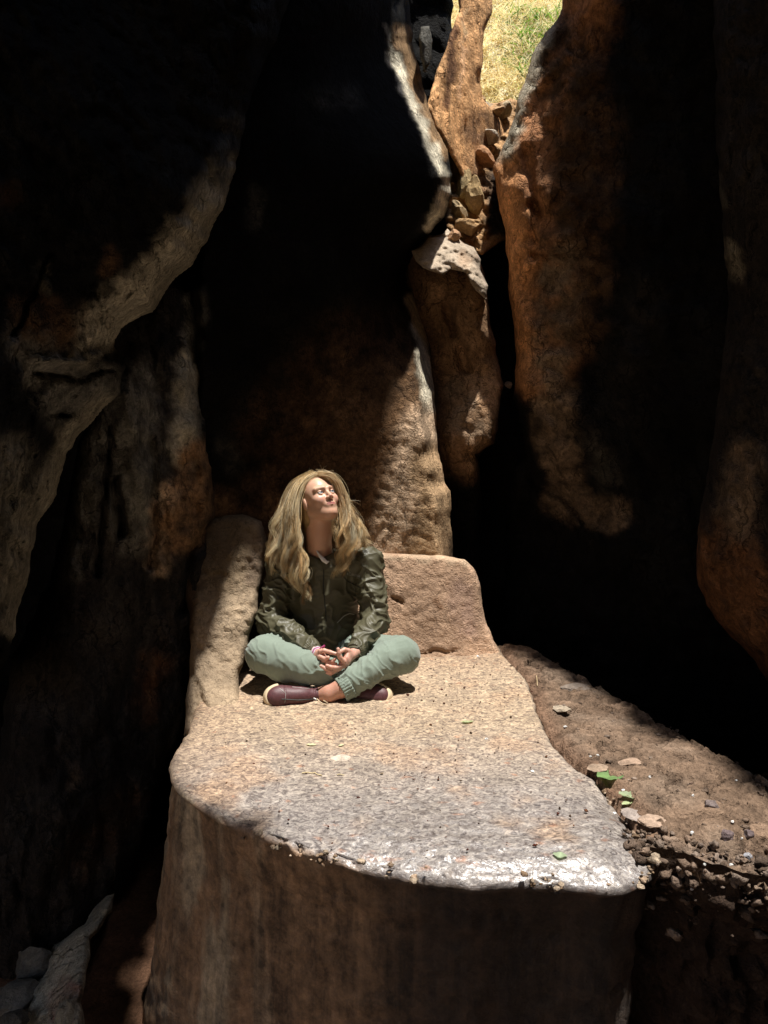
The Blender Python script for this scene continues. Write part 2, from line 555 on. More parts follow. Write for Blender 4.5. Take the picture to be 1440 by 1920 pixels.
shaft_f = relief('shaft_wall', [(846, 250), (858, 225), (880, 205), (902, 186), (930, 196), (955, 188), (985, 190), (980, 250), (955, 300), (948, 360), (950, 450), (900, 480), (838, 450), (838, 330)],
    [(860, 250, 5.35), (900, 200, 5.75), (970, 200, 5.9), (880, 320, 5.15), (930, 320, 5.3), (860, 440, 4.85), (940, 440, 5.0)],
    np.array([0.42, 0.25, 0.12]), step=4, curl=12, cd=0.08, seed=14, mat=M_glow, back=0.3, rough=7, amp=((0.3, 0.06), (0.12, 0.035), (0.045, 0.03), (0.02, 0.01)),
    paint=[([(920, 340), (935, 430)], 22, SOOT * 2, 14), ([(905, 200), (940, 215)], 14, PALE * 1.3, 10), ([(870, 300), (900, 350)], 20, BROWN, 14)])
tag(shaft_f, kind='structure')
knob = relief('small_rock', [(790, 52), (806, 50), (812, 75), (806, 120), (796, 136), (788, 105), (786, 70)],
    [(800, 60, 4.5), (800, 130, 4.45), (790, 90, 4.45)], GREY * 0.6, step=4, curl=10, cd=0.06, seed=9, mat=M_rock, back=0.3, rough=3, amp=((0.1, 0.02),))
tag(knob, 'small pale stone knob in the dark gap left of the orange shaft wall', 'rock')

mass = relief('rock_mass', [(740, 470), (770, 455), (800, 442), (830, 436), (862, 446), (888, 470), (905, 500), (914, 545), (920, 600), (933, 660), (942, 720), (936, 790),
                            (926, 832), (900, 850), (905, 930), (900, 1300), (760, 1300), (740, 1000)],
    [(780, 480, 4.72), (750, 560, 4.9), (765, 640, 4.85), (900, 500, 4.6), (860, 600, 4.48), (930, 700, 4.52), (780, 700, 4.78), (860, 830, 4.45), (860, 1000, 4.66), (860, 1250, 4.6)],
    BROWN * 0.8, step=5, curl=26, cd=0.16, seed=13, gain=1.25, mat=M_rock, back=0.5, rough=7,
    amp=((0.5, 0.07), (0.22, 0.012), (0.05, 0.014)),
    grooves=[([(838, 575), (850, 625)], 7, 0.12), ([(862, 655), (872, 690)], 9, 0.10)],
    paint=[([(800, 500), (860, 560), (890, 640), (905, 740)], 42, np.array([0.26, 0.155, 0.085]), 30, 0.95),
           ([(870, 740), (880, 800)], 30, TAN * 0.45, 24, 0.8), ([(870, 950), (870, 1200)], 60, SOOT, 30)])
tag(mass, kind='structure')

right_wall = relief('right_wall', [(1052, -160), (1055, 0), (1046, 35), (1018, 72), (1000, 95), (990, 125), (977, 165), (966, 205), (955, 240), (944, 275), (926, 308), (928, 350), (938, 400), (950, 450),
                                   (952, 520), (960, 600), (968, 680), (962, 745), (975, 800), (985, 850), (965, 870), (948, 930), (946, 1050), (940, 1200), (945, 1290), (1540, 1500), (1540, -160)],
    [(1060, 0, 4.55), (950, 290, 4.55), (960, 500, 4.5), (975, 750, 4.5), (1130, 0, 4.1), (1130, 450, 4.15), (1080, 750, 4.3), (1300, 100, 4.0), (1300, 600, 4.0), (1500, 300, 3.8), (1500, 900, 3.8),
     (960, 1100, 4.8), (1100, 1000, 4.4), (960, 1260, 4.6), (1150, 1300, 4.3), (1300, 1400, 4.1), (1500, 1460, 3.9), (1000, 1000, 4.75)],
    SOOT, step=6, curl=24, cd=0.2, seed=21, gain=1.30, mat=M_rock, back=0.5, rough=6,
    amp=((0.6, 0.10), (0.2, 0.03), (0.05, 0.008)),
    grooves=[([(1000, 478), (1125, 480)], 4, 0.05), ([(996, 382), (1002, 388)], 9, 0.08), ([(985, 280), (1005, 380), (1000, 480)], 8, 0.06),
             ([(1000, 905), (1060, 935), (1100, 990)], 5, 0.06), ([(1000, 170), (1040, 130), (1060, 100)], 5, -0.05)],
    paint=[([(1070, 0), (1010, 150), (965, 330), (1000, 500), (1000, 650)], 75, RUST * 1.1, 45),
           ([(1040, 90), (1100, 250), (1080, 450), (1070, 600)], 60, BROWN * 0.30, 40, 0.9),
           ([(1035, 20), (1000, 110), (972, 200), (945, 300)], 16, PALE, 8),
           ([(945, 330), (965, 420), (975, 560), (985, 700)], 30, ORANGE * 1.1, 20),  # orange rock edge, with the shaft's bounce light put into its colour
           ([(1060, 480), (1040, 570), (1030, 700), (1040, 820), (1060, 880)], 34, TAN * 0.42, 24, 0.85),
           ([(1050, 940), (1100, 955), (1150, 965)], 28, TAN * 0.33, 18, 0.9),
           ([(1110, 830), (1140, 900)], 22, GREY * 0.3, 20, 0.6),
           ([(1210, 560), (1180, 700), (1140, 820)], 40, CHAR, 40, 0.4)])
tag(right_wall, kind='structure')

bulge = relief('right_buttress', [(1335, -150), (1342, 250), (1356, 450), (1366, 560), (1352, 700), (1335, 820), (1318, 920), (1306, 1010), (1305, 1085), (1322, 1135), (1362, 1185),
                                  (1400, 1225), (1440, 1275), (1540, 1330), (1540, -150)],
    [(1350, 0, 3.5), (1350, 600, 3.5), (1310, 1050, 3.5), (1440, 1260, 3.25), (1540, 0, 2.9), (1540, 700, 2.9), (1540, 1300, 2.9), (1400, 1000, 3.25)],
    CHAR * 0.8, step=6, curl=55, cd=0.25, seed=31, gain=1.30, mat=M_rock, back=0.5, rough=6,
    paint=[([(1350, 1090), (1440, 1180), (1500, 1250)], 90, RUST * 0.55, 50, 0.95), ([(1395, 860), (1380, 980)], 28, TAN * 0.35, 24, 0.8),
           ([(1370, 470), (1385, 520)], 12, PALE * 0.5, 8, 0.8), ([(1346, 330), (1355, 380)], 6, GREY * 0.5, 6, 0.8)])
tag(bulge, kind='structure')

# left side: far recess, middle mass, near overhanging ridge
left_back = relief('left_recess_wall', [(-110, -150), (520, -150), (480, 600), (420, 1000), (440, 1300), (330, 1800), (200, 1990), (-110, 1990)],
    [(0, 0, 4.3), (400, 0, 4.3), (100, 900, 3.9), (420, 1000, 3.95), (0, 1700, 3.3), (300, 1600, 3.4)],
    SOOT, step=14, curl=20, cd=0.1, seed=41, mat=M_rock)
tag(left_back, kind='structure')
left_mid = relief('left_rock_column', [(200, 430), (330, 500), (372, 545), (386, 620), (384, 700), (388, 800), (394, 880), (402, 960), (392, 1050), (372, 1180), (355, 1330), (320, 1420), (285, 1500),
                                       (262, 1600), (215, 1690), (160, 1760), (60, 1860), (-60, 1860), (20, 1230), (90, 1100), (150, 840), (160, 700)],
    [(250, 500, 3.2), (370, 600, 3.5), (380, 900, 3.42), (200, 800, 3.0), (120, 1000, 3.0), (60, 1300, 2.9), (330, 1200, 3.35), (280, 1450, 3.0), (200, 1650, 2.75), (40, 1800, 2.6), (220, 1200, 3.05)],
    CHAR * 0.9, step=6, curl=40, cd=0.25, seed=44, gain=1.55, mat=M_rock, rough=8,
    amp=((0.5, 0.14), (0.22, 0.03), (0.06, 0.022), (0.022, 0.006)), aniso=(1.5, 1, 0.45),
    grooves=[([(215, 900), (225, 1000)], 8, 0.12), ([(205, 800), (195, 960), (180, 1080)], 5, 0.06), ([(285, 830), (290, 960), (282, 1060)], 8, 0.08), ([(395, 985), (355, 1050), (345, 1150)], 9, 0.10)],
    paint=[([(245, 720), (250, 860), (260, 980)], 42, GREY * 0.85, 34, 0.9),
           ([(160, 830), (150, 960), (120, 1060)], 34, GREY * 0.6, 30, 0.8),
           ([(355, 680), (350, 760), (345, 850)], 24, PALE * 0.95, 14),
           ([(362, 560), (366, 640)], 16, GREY * 1.1, 10),
           ([(320, 920), (300, 960), (295, 1060)], 18, TAN * 0.8, 12, 0.9),
           ([(375, 860), (350, 980), (330, 1000)], 36, BROWN * 1.0, 24, 0.9),
           ([(290, 1240), (270, 1330)], 20, RUST * 0.35, 22, 0.8),
           ([(138, 1440), (140, 1470)], 8, TAN * 0.25, 8, 0.7),
           ([(240, 1500), (150, 1620)], 30, BROWN * 0.25, 30, 0.6)])
tag(left_mid, kind='structure')
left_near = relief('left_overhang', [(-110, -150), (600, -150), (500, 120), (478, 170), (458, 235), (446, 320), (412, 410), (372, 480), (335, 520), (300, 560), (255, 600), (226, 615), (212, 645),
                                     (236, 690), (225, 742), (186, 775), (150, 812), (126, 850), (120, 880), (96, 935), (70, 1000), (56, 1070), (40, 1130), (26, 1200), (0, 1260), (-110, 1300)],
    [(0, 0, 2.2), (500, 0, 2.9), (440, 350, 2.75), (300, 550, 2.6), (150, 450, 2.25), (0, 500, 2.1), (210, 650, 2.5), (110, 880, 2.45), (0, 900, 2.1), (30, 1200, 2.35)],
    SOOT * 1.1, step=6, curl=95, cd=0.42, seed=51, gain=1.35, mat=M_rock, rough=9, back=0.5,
    amp=((0.5, 0.09), (0.25, 0.022), (0.06, 0.022), (0.022, 0.006)),
    grooves=[([(60, 672), (160, 680), (240, 620)], 5, -0.05), ([(70, 700), (150, 712), (215, 690)], 6, 0.06), ([(90, 780), (150, 770)], 6, 0.05), ([(25, 630), (60, 560), (95, 480)], 5, 0.05)],
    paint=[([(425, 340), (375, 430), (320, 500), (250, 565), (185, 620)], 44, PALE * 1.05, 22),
           ([(440, 230), (420, 330)], 24, GREY * 0.35, 20, 0.7),
           ([(150, 660), (80, 690)], 26, PALE * 0.85, 18, 0.9),
           ([(190, 740), (120, 740), (60, 640)], 45, GREY * 0.95, 34, 0.8),
           ([(60, 600), (110, 610)], 40, BROWN * 0.6, 30, 0.8),
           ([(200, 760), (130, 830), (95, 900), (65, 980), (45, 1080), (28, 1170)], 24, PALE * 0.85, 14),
           ([(0, 880), (20, 980), (10, 1080)], 60, PALE * 0.5, 40, 0.9),
           ([(78, 500), (85, 540)], 12, PALE * 0.4, 10, 0.8), ([(205, 480), (200, 510)], 14, BROWN * 0.4, 12, 0.7), ([(15, 370)], 22, RUST * 0.25, 18, 0.7)])
tag(left_near, kind='structure')

# ------------------------------------------------------------------ ceiling with the opening that lets the beam in
HZ = 5.2
SX, SY = TO_SUN.x / TO_SUN.z, TO_SUN.y / TO_SUN.z
gp = lambda px, py, z=0.0: gnd(px, py, z)[:2]
lit = np.array([(-0.70, 2.52), (-0.76, 3.05), (-0.86, 3.30), (-0.83, 3.42), (-0.58, 3.50), (-0.35, 3.66), (-0.13, 3.93), (-0.14, 4.03), (-0.20, 4.16), (-0.27, 4.33), (-0.37, 4.43), (-0.48, 4.55), (-0.50, 4.75), (-0.35, 4.95), (-0.20, 5.7),
       (-0.4, 6.2), (-1.2, 9.5), (2.8, 9.5), (1.6, 6.3), (0.45, 6.05), (0.38, 5.05), (0.48, 4.75), (0.46, 4.5), (0.56, 4.30)]
      + [tuple(gp(*p)) for p in ((920, 1215), (1040, 1272), (1180, 1360), (1310, 1440), (1440, 1515), (1600, 1660), (1560, 1740), (1420, 1712), (1240, 1668), (1150, 1684), (980, 1676), (720, 1655),
                                 (560, 1612), (440, 1548), (350, 1488), (314, 1440))])
hole = lit + np.array([SX, SY]) * HZ
st = 0.06
gx = np.arange(-4.2, 4.2, st); gy = np.arange(-3.4, 11.0, st)
GX, GY = np.meshgrid(gx, gy, indexing='ij')
P2 = np.stack([GX.ravel(), GY.ravel()], 1)
jn = np.concatenate([P2 / 0.35, np.zeros((len(P2), 1))], 1)
PJ = P2 + np.stack([fbm(jn, 3, 5), fbm(jn + 40, 3, 6)], 1) * 0.05
inh = inside(PJ, hole)
zc = HZ + 0.25 * fbm(jn * 0.4, 4, 9) * 0.6
ids = np.arange(len(P2)).reshape(GX.shape)
q = np.stack([ids[:-1, :-1].ravel(), ids[:-1, 1:].ravel(), ids[1:, 1:].ravel(), ids[1:, :-1].ravel()], 1)
q = q[~inh[q].any(1)]
used = np.unique(q); rm = -np.ones(len(P2), int); rm[used] = np.arange(len(used))
ceil = mesh_obj('cave_ceiling', np.column_stack([P2, zc])[used], rm[q], M_rock, colors=np.tile(SOOT * 1.5, (len(used), 1)))
sol = ceil.modifiers.new('thick', 'SOLIDIFY'); sol.thickness = 0.25; sol.offset = 1
tag(ceil, kind='structure')

# enclosing cave walls (left, right, behind the camera with the cave mouth at the back left)
def wall_sheet(name, a, b, z0, z1, seed, mouth=None, tone=SOOT * 1.5):
    a, b = np.array(a, float), np.array(b, float)
    L_ = np.hypot(*(b - a)); s = 0.12
    us = np.linspace(0, 1, int(L_ / s) + 2); zs = np.linspace(z0, z1, int((z1 - z0) / s) + 2)
    U, Z = np.meshgrid(us, zs, indexing='ij')
    xy = a + (b - a) * U.reshape(-1, 1)
    n = np.array([-(b - a)[1], (b - a)[0]]) / L_
    P = np.column_stack([xy, Z.ravel()])
    dsp = fbm(P / 0.8, 4, seed) * 0.2
    P[:, 0] += n[0] * dsp; P[:, 1] += n[1] * dsp
    ids = np.arange(len(P)).reshape(U.shape)
    q = np.stack([ids[:-1, :-1].ravel(), ids[:-1, 1:].ravel(), ids[1:, 1:].ravel(), ids[1:, :-1].ravel()], 1)
    if mouth is not None:
        m = inside(np.stack([U.ravel() * L_, Z.ravel()], 1) + 0.0, mouth)
        q = q[~m[q].any(1)]
    o = mesh_obj(name, P, q, M_rock, colors=np.tile(tone, (len(P), 1)))
    tag(o, kind='structure')
    return o
MOUTH_L = [(0.0, -1.3), (0.0, 2.4), (0.6, 3.4), (1.6, 3.7), (2.6, 3.0), (3.3, 1.6), (3.6, -1.3)]
wall_sheet('cave_wall', (-3.4, -3.2), (-3.4, 10.8), -1.2, 5.6, 61, mouth=MOUTH_L)
wall_sheet('cave_wall', (3.4, -3.2), (3.4, 10.8), -1.2, 5.6, 62)
# the cave mouth: daylight enters behind the camera, on the left
MOUTH_B = [(0.3, -1.3), (0.3, 2.6), (1.0, 3.6), (2.2, 3.5), (3.2, 2.6), (3.8, 1.2), (4.0, -1.3)]
wall_sheet('cave_wall', (-4.0, -3.0), (4.0, -3.0), -1.2, 5.6, 63, mouth=MOUTH_B)

# ground outside and cave floor as one sheet to the horizon
def ground_sheet():
    xs = np.concatenate([-np.geomspace(160, 4.4, 30), np.arange(-4.2, 4.2, 0.10), np.geomspace(4.4, 160, 16)])
    ys = np.concatenate([-np.geomspace(160, 4.4, 30), np.arange(-4.2, 7.0, 0.10), np.geomspace(7.2, 160, 16)])
    X, Y = np.meshgrid(xs, ys, indexing='ij')
    P = np.stack([X.ravel(), Y.ravel(), 0 * X.ravel()], 1)
    inn = (np.abs(P[:, 0]) < 4.2) & (P[:, 1] < 7) & (P[:, 1] > -4.2)
    dl = np.maximum(np.maximum(-P[:, 0] - 5.0, -P[:, 1] - 5.0), 0)  # unseen rise outside the mouth, added to bounce warm sunlight into the cave
    P[:, 2] = -0.86 + np.where(inn, fbm(P / 0.5, 4, 3) * 0.05, 0) + 9.0 * (1 - np.exp(-dl / 9.0)) * (1 + 0.15 * fbm(P / 6.0, 3, 31))
    ids = np.arange(len(P)).reshape(X.shape)
    q = np.stack([ids[:-1, :-1].ravel(), ids[1:, :-1].ravel(), ids[1:, 1:].ravel(), ids[:-1, 1:].ravel()], 1)
    cg = np.where(inn[:, None], np.array([[0.13, 0.07, 0.042]]), np.array([[0.52, 0.37, 0.22]]))  # outside ground kept pale and sandy to strengthen that added bounce
    o = mesh_obj('ground', P, q, M_dirt, colors=cg)
    tag(o, kind='structure')
ground_sheet()
# ================================================================== the carved platform
def platform_material():
    m = rock_mat('platform stone', vary=0.2, bump=0.35, scale=1.6, pits=0.6, rough=0.7, spec=0.75)
    N, L = m.node_tree.nodes, m.node_tree.links
    bs = [n for n in N if n.type == 'BSDF_PRINCIPLED'][0]
    geo = [n for n in N if n.type == 'NEW_GEOMETRY'][0]
    src = bs.inputs['Base Color'].links[0].from_socket
    mp = N.new('ShaderNodeMapping'); mp.inputs['Scale'].default_value = (46, 62, 60)
    L.new(geo.outputs['Position'], mp.inputs['Vector'])
    n = N.new('ShaderNodeTexNoise'); n.inputs['Scale'].default_value = 1.0; n.inputs['Detail'].default_value = 5; n.inputs['Roughness'].default_value = 0.72; n.inputs['Distortion'].default_value = 1.4
    L.new(mp.outputs[0], n.inputs['Vector'])
    ramp = N.new('ShaderNodeValToRGB')
    e = ramp.color_ramp.elements
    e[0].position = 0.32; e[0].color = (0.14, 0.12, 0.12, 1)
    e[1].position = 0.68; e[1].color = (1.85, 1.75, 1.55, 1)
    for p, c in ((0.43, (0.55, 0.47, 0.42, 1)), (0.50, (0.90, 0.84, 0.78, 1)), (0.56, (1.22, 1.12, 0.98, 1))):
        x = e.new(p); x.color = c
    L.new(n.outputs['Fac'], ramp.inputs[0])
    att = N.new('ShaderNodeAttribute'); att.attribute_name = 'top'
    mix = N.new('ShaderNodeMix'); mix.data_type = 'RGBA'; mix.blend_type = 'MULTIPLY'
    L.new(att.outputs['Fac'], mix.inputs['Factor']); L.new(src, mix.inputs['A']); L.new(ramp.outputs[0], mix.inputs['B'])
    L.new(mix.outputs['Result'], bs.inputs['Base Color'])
    # crisp run-off streaks and grain on the front face
    mp3 = N.new('ShaderNodeMapping'); mp3.inputs['Scale'].default_value = (16, 16, 1.1)
    L.new(geo.outputs['Position'], mp3.inputs['Vector'])
    n5 = N.new('ShaderNodeTexNoise'); n5.inputs['Scale'].default_value = 1.0; n5.inputs['Detail'].default_value = 9; n5.inputs['Roughness'].default_value = 0.68; n5.inputs['Distortion'].default_value = 0.5
    L.new(mp3.outputs[0], n5.inputs['Vector'])
    n6 = N.new('ShaderNodeTexNoise'); n6.inputs['Scale'].default_value = 19; n6.inputs['Detail'].default_value = 8; n6.inputs['Roughness'].default_value = 0.75
    L.new(geo.outputs['Position'], n6.inputs['Vector'])
    sm = N.new('ShaderNodeMath'); sm.operation = 'ADD'; L.new(n5.outputs['Fac'], sm.inputs[0]); L.new(n6.outputs['Fac'], sm.inputs[1])
    sr = N.new('ShaderNodeMapRange'); L.new(sm.outputs[0], sr.inputs[0])
    sr.inputs[1].default_value = 0.78; sr.inputs[2].default_value = 1.22; sr.inputs[3].default_value = 0.35; sr.inputs[4].default_value = 1.75
    inv = N.new('ShaderNodeMath'); inv.operation = 'SUBTRACT'; inv.inputs[0].default_value = 1.0; L.new(att.outputs['Fac'], inv.inputs[1])
    fm = N.new('ShaderNodeMix'); fm.data_type = 'FLOAT'; L.new(inv.outputs[0], fm.inputs['Factor']); fm.inputs['A'].default_value = 1.0; L.new(sr.outputs[0], fm.inputs['B'])
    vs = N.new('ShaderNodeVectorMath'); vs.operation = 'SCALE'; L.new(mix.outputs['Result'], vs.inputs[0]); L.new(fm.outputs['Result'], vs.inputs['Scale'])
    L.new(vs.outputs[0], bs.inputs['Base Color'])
    pol = N.new('ShaderNodeAttribute'); pol.attribute_name = 'polish'
    n4 = N.new('ShaderNodeTexNoise'); n4.inputs['Scale'].default_value = 70; n4.inputs['Detail'].default_value = 4
    L.new(geo.outputs['Position'], n4.inputs['Vector'])
    ad = N.new('ShaderNodeMath'); ad.operation = 'MULTIPLY_ADD'
    L.new(n4.outputs['Fac'], ad.inputs[0]); ad.inputs[1].default_value = 0.5; ad.inputs[2].default_value = -0.25
    mr = N.new('ShaderNodeMapRange'); mr.inputs[3].default_value = 0.82; mr.inputs[4].default_value = 0.34
    L.new(pol.outputs['Fac'], mr.inputs[0])
    ad2 = N.new('ShaderNodeMath'); ad2.operation = 'ADD'
    L.new(ad.outputs[0], ad2.inputs[0]); L.new(mr.outputs[0], ad2.inputs[1])
    cl = N.new('ShaderNodeClamp'); cl.inputs['Min'].default_value = 0.26; cl.inputs['Max'].default_value = 0.95
    L.new(ad2.outputs[0], cl.inputs[0]); L.new(cl.outputs[0], bs.inputs['Roughness'])
    bs.inputs['Coat Roughness'].default_value = 0.30
    cw = N.new('ShaderNodeMath'); cw.operation = 'MULTIPLY'; cw.inputs[1].default_value = 0.8
    L.new(pol.outputs['Fac'], cw.inputs[0]); L.new(cw.outputs[0], bs.inputs['Coat Weight'])
    cb = N.new('ShaderNodeBump'); cb.inputs['Strength'].default_value = 0.4; cb.inputs['Distance'].default_value = 0.012
    cn = N.new('ShaderNodeTexNoise'); cn.inputs['Scale'].default_value = 48; cn.inputs['Detail'].default_value = 3
    L.new(geo.outputs['Position'], cn.inputs['Vector']); L.new(cn.outputs['Fac'], cb.inputs['Height']); L.new(cb.outputs[0], bs.inputs['Coat Normal'])
    # extra relief from the grain
    bp0 = [x for x in N if x.type == 'BUMP'][0]
    bp = N.new('ShaderNodeBump'); bp.inputs['Strength'].default_value = 0.5; bp.inputs['Distance'].default_value = 0.009
    L.new(n.outputs['Fac'], bp.inputs['Height']); L.new(bp0.outputs[0], bp.inputs['Normal']); L.new(bp.outputs[0], bs.inputs['Normal'])
    return m
M_plat = platform_material()

outl_px = [(316, 1440), (320, 1462), (345, 1492), (390, 1522), (440, 1548), (500, 1568), (560, 1592), (600, 1604), (650, 1618), (720, 1636), (800, 1650), (900, 1660),
           (990, 1658), (1060, 1660), (1120, 1668), (1170, 1666), (1212, 1652), (1228, 1636), (1216, 1605), (1195, 1570), (1160, 1520), (1115, 1470), (1080, 1440), (1045, 1405), (1025, 1370),
           (1006, 1330), (1000, 1300), (985, 1270), (955, 1240), (930, 1205)]
def rim_z(x, y):
    g = gp(x, y)
    return -0.040 * (0.25 + 0.75 * float(sstep(-0.4, 0.1, g[0]))) * float(sstep(2.5, 2.2, g[1]))
outl = [gp(x, y, rim_z(x, y)) for x, y in outl_px] + [np.array([0.55, 4.3]), np.array([-0.2, 4.3]), np.array([-0.80, 4.2]), np.array([-0.80, 3.3]), gp(352, 1368), gp(328, 1402)]
outl = np.array(outl)
def resample(poly, ds):
    seg = np.roll(poly, -1, 0) - poly
    L_ = np.hypot(seg[:, 0], seg[:, 1]); cum = np.concatenate([[0], np.cumsum(L_)])
    n = int(cum[-1] / ds)
    s = np.linspace(0, cum[-1], n, endpoint=False)
    P = np.vstack([poly, poly[:1]])
    return np.column_stack([np.interp(s, cum, P[:, 0]), np.interp(s, cum, P[:, 1])])
ring = resample(outl, 0.0105)
for _ in range(3):
    ring = (np.roll(ring, 1, 0) + 2 * ring + np.roll(ring, -1, 0)) / 4
tang = np.roll(ring, -2, 0) - np.roll(ring, 2, 0)
tang /= np.hypot(tang[:, 0], tang[:, 1])[:, None]
nout = np.column_stack([tang[:, 1], -tang[:, 0]])
for _ in range(10):
    nout = (np.roll(nout, 1, 0) + nout + np.roll(nout, -1, 0)) / 3
nout /= np.hypot(nout[:, 0], nout[:, 1])[:, None]
cen = np.array([0.05, 2.75])
if ((ring - cen) * nout).sum(1).mean() < 0: nout = -nout
NR = len(ring)
q3 = np.column_stack([ring, np.zeros(NR)])
ring = ring + nout * (noise3(q3 / 0.09, 4) * 0.006 + noise3(q3 / 0.022, 5) * 0.002)[:, None]
LIP = 0.016
rows = []; top_a = []; kind_ = []
NT = 130
for k in range(NT, 0, -1):
    t = (k / NT) ** 1.15
    rows.append(np.column_stack([ring + (cen - ring) * t - nout * LIP * (1 - t) , np.zeros(NR)]))
    top_a.append(1.0); kind_.append(0)
for a in np.linspace(0, math.pi / 2, 7):
    rows.append(np.column_stack([ring - nout * LIP * (1 - math.sin(a)), np.full(NR, -LIP * (1 - math.cos(a)))]))
    top_a.append(1.0 - 0.9 * (a / (math.pi / 2))); kind_.append(1)
leftness = sstep(-0.45, -0.9, nout[:, 0]) * sstep(3.4, 2.8, ring[:, 1])
for k, z in enumerate(np.linspace(-LIP - 0.012, -0.98, 70)):
    zz = -z
    fl = (1 - leftness) * (-0.05 * min(1, zz / 0.2) + 0.02 * zz) + leftness * (0.13 * zz - 0.02)
    rows.append(np.column_stack([ring + nout * fl[:, None], np.full(NR, z)]))
    top_a.append(0.0); kind_.append(2)
W = np.concatenate(rows); NRW = len(rows)
topa = np.repeat(top_a, NR); kd = np.repeat(kind_, NR)
nn = np.tile(nout, (NRW, 1))
top_d = fbm(W / 0.25, 3, 7) * 0.008 + fbm(W / np.array([0.05, 0.035, 0.05]), 3, 8) * 0.0035
lipn = np.clip(fbm(W / 0.035, 3, 12), 0, 1) * 0.012
crumb_zone = np.exp(-((W[:, 0] + 0.22) / 0.22) ** 2) + np.exp(-((W[:, 0] - 0.42) / 0.05) ** 2)
side_d = fbm(W / np.array([0.28, 0.28, 0.9]), 4, 9) * 0.018 + fbm(W / 0.07, 3, 10) * 0.008 - np.clip(fbm(W / 0.05, 2, 15) - 0.45, 0, 1) * 0.03
fr_w = np.tile(sstep(2.5, 2.2, ring[:, 1]), NRW)
dist_in = np.hypot(W[:, 0] - np.tile(ring[:, 0], NRW), W[:, 1] - np.tile(ring[:, 1], NRW))
roll = 0.040 * np.clip(1 - dist_in / 0.17, 0, 1) ** 2 * (0.25 + 0.75 * sstep(-0.4, 0.1, W[:, 0])) * fr_w
W[:, 2] -= np.where(kd < 2, roll, 0)
rim_drop = 0.040 * (0.25 + 0.75 * sstep(-0.4, 0.1, W[:, 0])) * fr_w
W[:, 2] -= np.where(kd == 2, rim_drop * sstep(-0.5, 0.0, W[:, 2]), 0)
W[:, 2] += np.where(kd == 0, top_d, top_d * (kd == 1)) - (kd == 1) * lipn * (0.3 + 1.5 * crumb_zone)
W[:, :2] += nn * (np.where(kd == 2, side_d * sstep(0, 0.15, -W[:, 2]), 0) - (kd == 1) * lipn * (0.4 + 2 * crumb_zone))[:, None]
# top colour: worn grey bloom on the front, ruddy towards back and left
P3 = W
nz = fbm(P3 / 0.3, 4, 20)
frontness = sstep(2.95, 2.05, P3[:, 1] - 0.12 * nz)
toppc = np.array([0.355, 0.285, 0.21])
grey_c = np.array([0.215, 0.22, 0.245])
red_c = np.array([0.32, 0.22, 0.145])
c = toppc * (1 - 0.75 * frontness[:, None]) + grey_c * 0.75 * frontness[:, None]
rm_ = np.clip(sstep(0.1, 0.6, nz) * 0.6 + sstep(-0.35, -0.72, P3[:, 0]) * 0.35 + sstep(3.3, 3.7, P3[:, 1]) * 0.5, 0, 0.9)[:, None]
c = c * (1 - rm_) + red_c * rm_
sp = sstep(0.55, 0.8, fbm(P3 / np.array([0.05, 0.025, 0.05]), 2, 24))[:, None] * 0.7
c = c * (1 - sp) + np.array([0.30, 0.15, 0.09]) * sp
# side: limewashed streaks at left, brown, shade painted in dark at right
stre = fbm(P3 * np.array([9, 9, 0.9]), 4, 30)
sidec = np.tile(np.array([0.27, 0.165, 0.09]), (len(P3), 1))
pl = np.clip(sstep(-0.1, 0.5, stre) * np.exp(-((P3[:, 0] + 0.52) / 0.16) ** 2) * 1.2 + 0.25 * sstep(0.0, 0.6, stre) * sstep(0.2, -0.3, P3[:, 0]), 0, 1)[:, None]
sidec = sidec * (1 - pl) + np.array([0.40, 0.31, 0.20]) * pl
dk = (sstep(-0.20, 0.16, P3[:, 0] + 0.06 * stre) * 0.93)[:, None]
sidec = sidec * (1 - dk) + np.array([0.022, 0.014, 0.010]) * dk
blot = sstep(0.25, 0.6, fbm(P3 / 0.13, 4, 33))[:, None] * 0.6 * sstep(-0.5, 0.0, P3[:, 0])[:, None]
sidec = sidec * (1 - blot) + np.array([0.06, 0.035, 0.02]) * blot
wgt = topa[:, None]
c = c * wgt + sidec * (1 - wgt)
polish = sstep(2.45, 1.95, P3[:, 1] + 0.1 * nz) * sstep(-0.45, 0.0, P3[:, 0]) * (kd < 2)
ids = np.arange(NRW * NR).reshape(NRW, NR)
q = np.stack([ids[:-1], np.roll(ids[:-1], -1, 1), np.roll(ids[1:], -1, 1), ids[1:]], -1).reshape(-1, 4)
W = np.vstack([W, [cen[0], cen[1], 0]])
tri = [[int(ids[0, j]), int(ids[0, (j + 1) % NR]), len(W) - 1] for j in range(NR)]
# the middle fan is closed with degenerate-free quads by reusing the first ring
W[ids[0]] = np.column_stack([np.tile(cen, (NR, 1)) + (W[ids[0], :2] - cen) * 1e-3, np.zeros(NR)])
c = np.vstack([c, c[-1:]]); topa = np.append(topa, 1); polish = np.append(polish, 0)
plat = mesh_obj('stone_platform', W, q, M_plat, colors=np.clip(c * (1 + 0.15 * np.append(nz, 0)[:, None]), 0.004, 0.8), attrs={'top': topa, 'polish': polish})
recentre(plat)
tag(plat, 'low rounded platform carved from pale stone with a polished front rim, under the seated woman', 'stone platform')

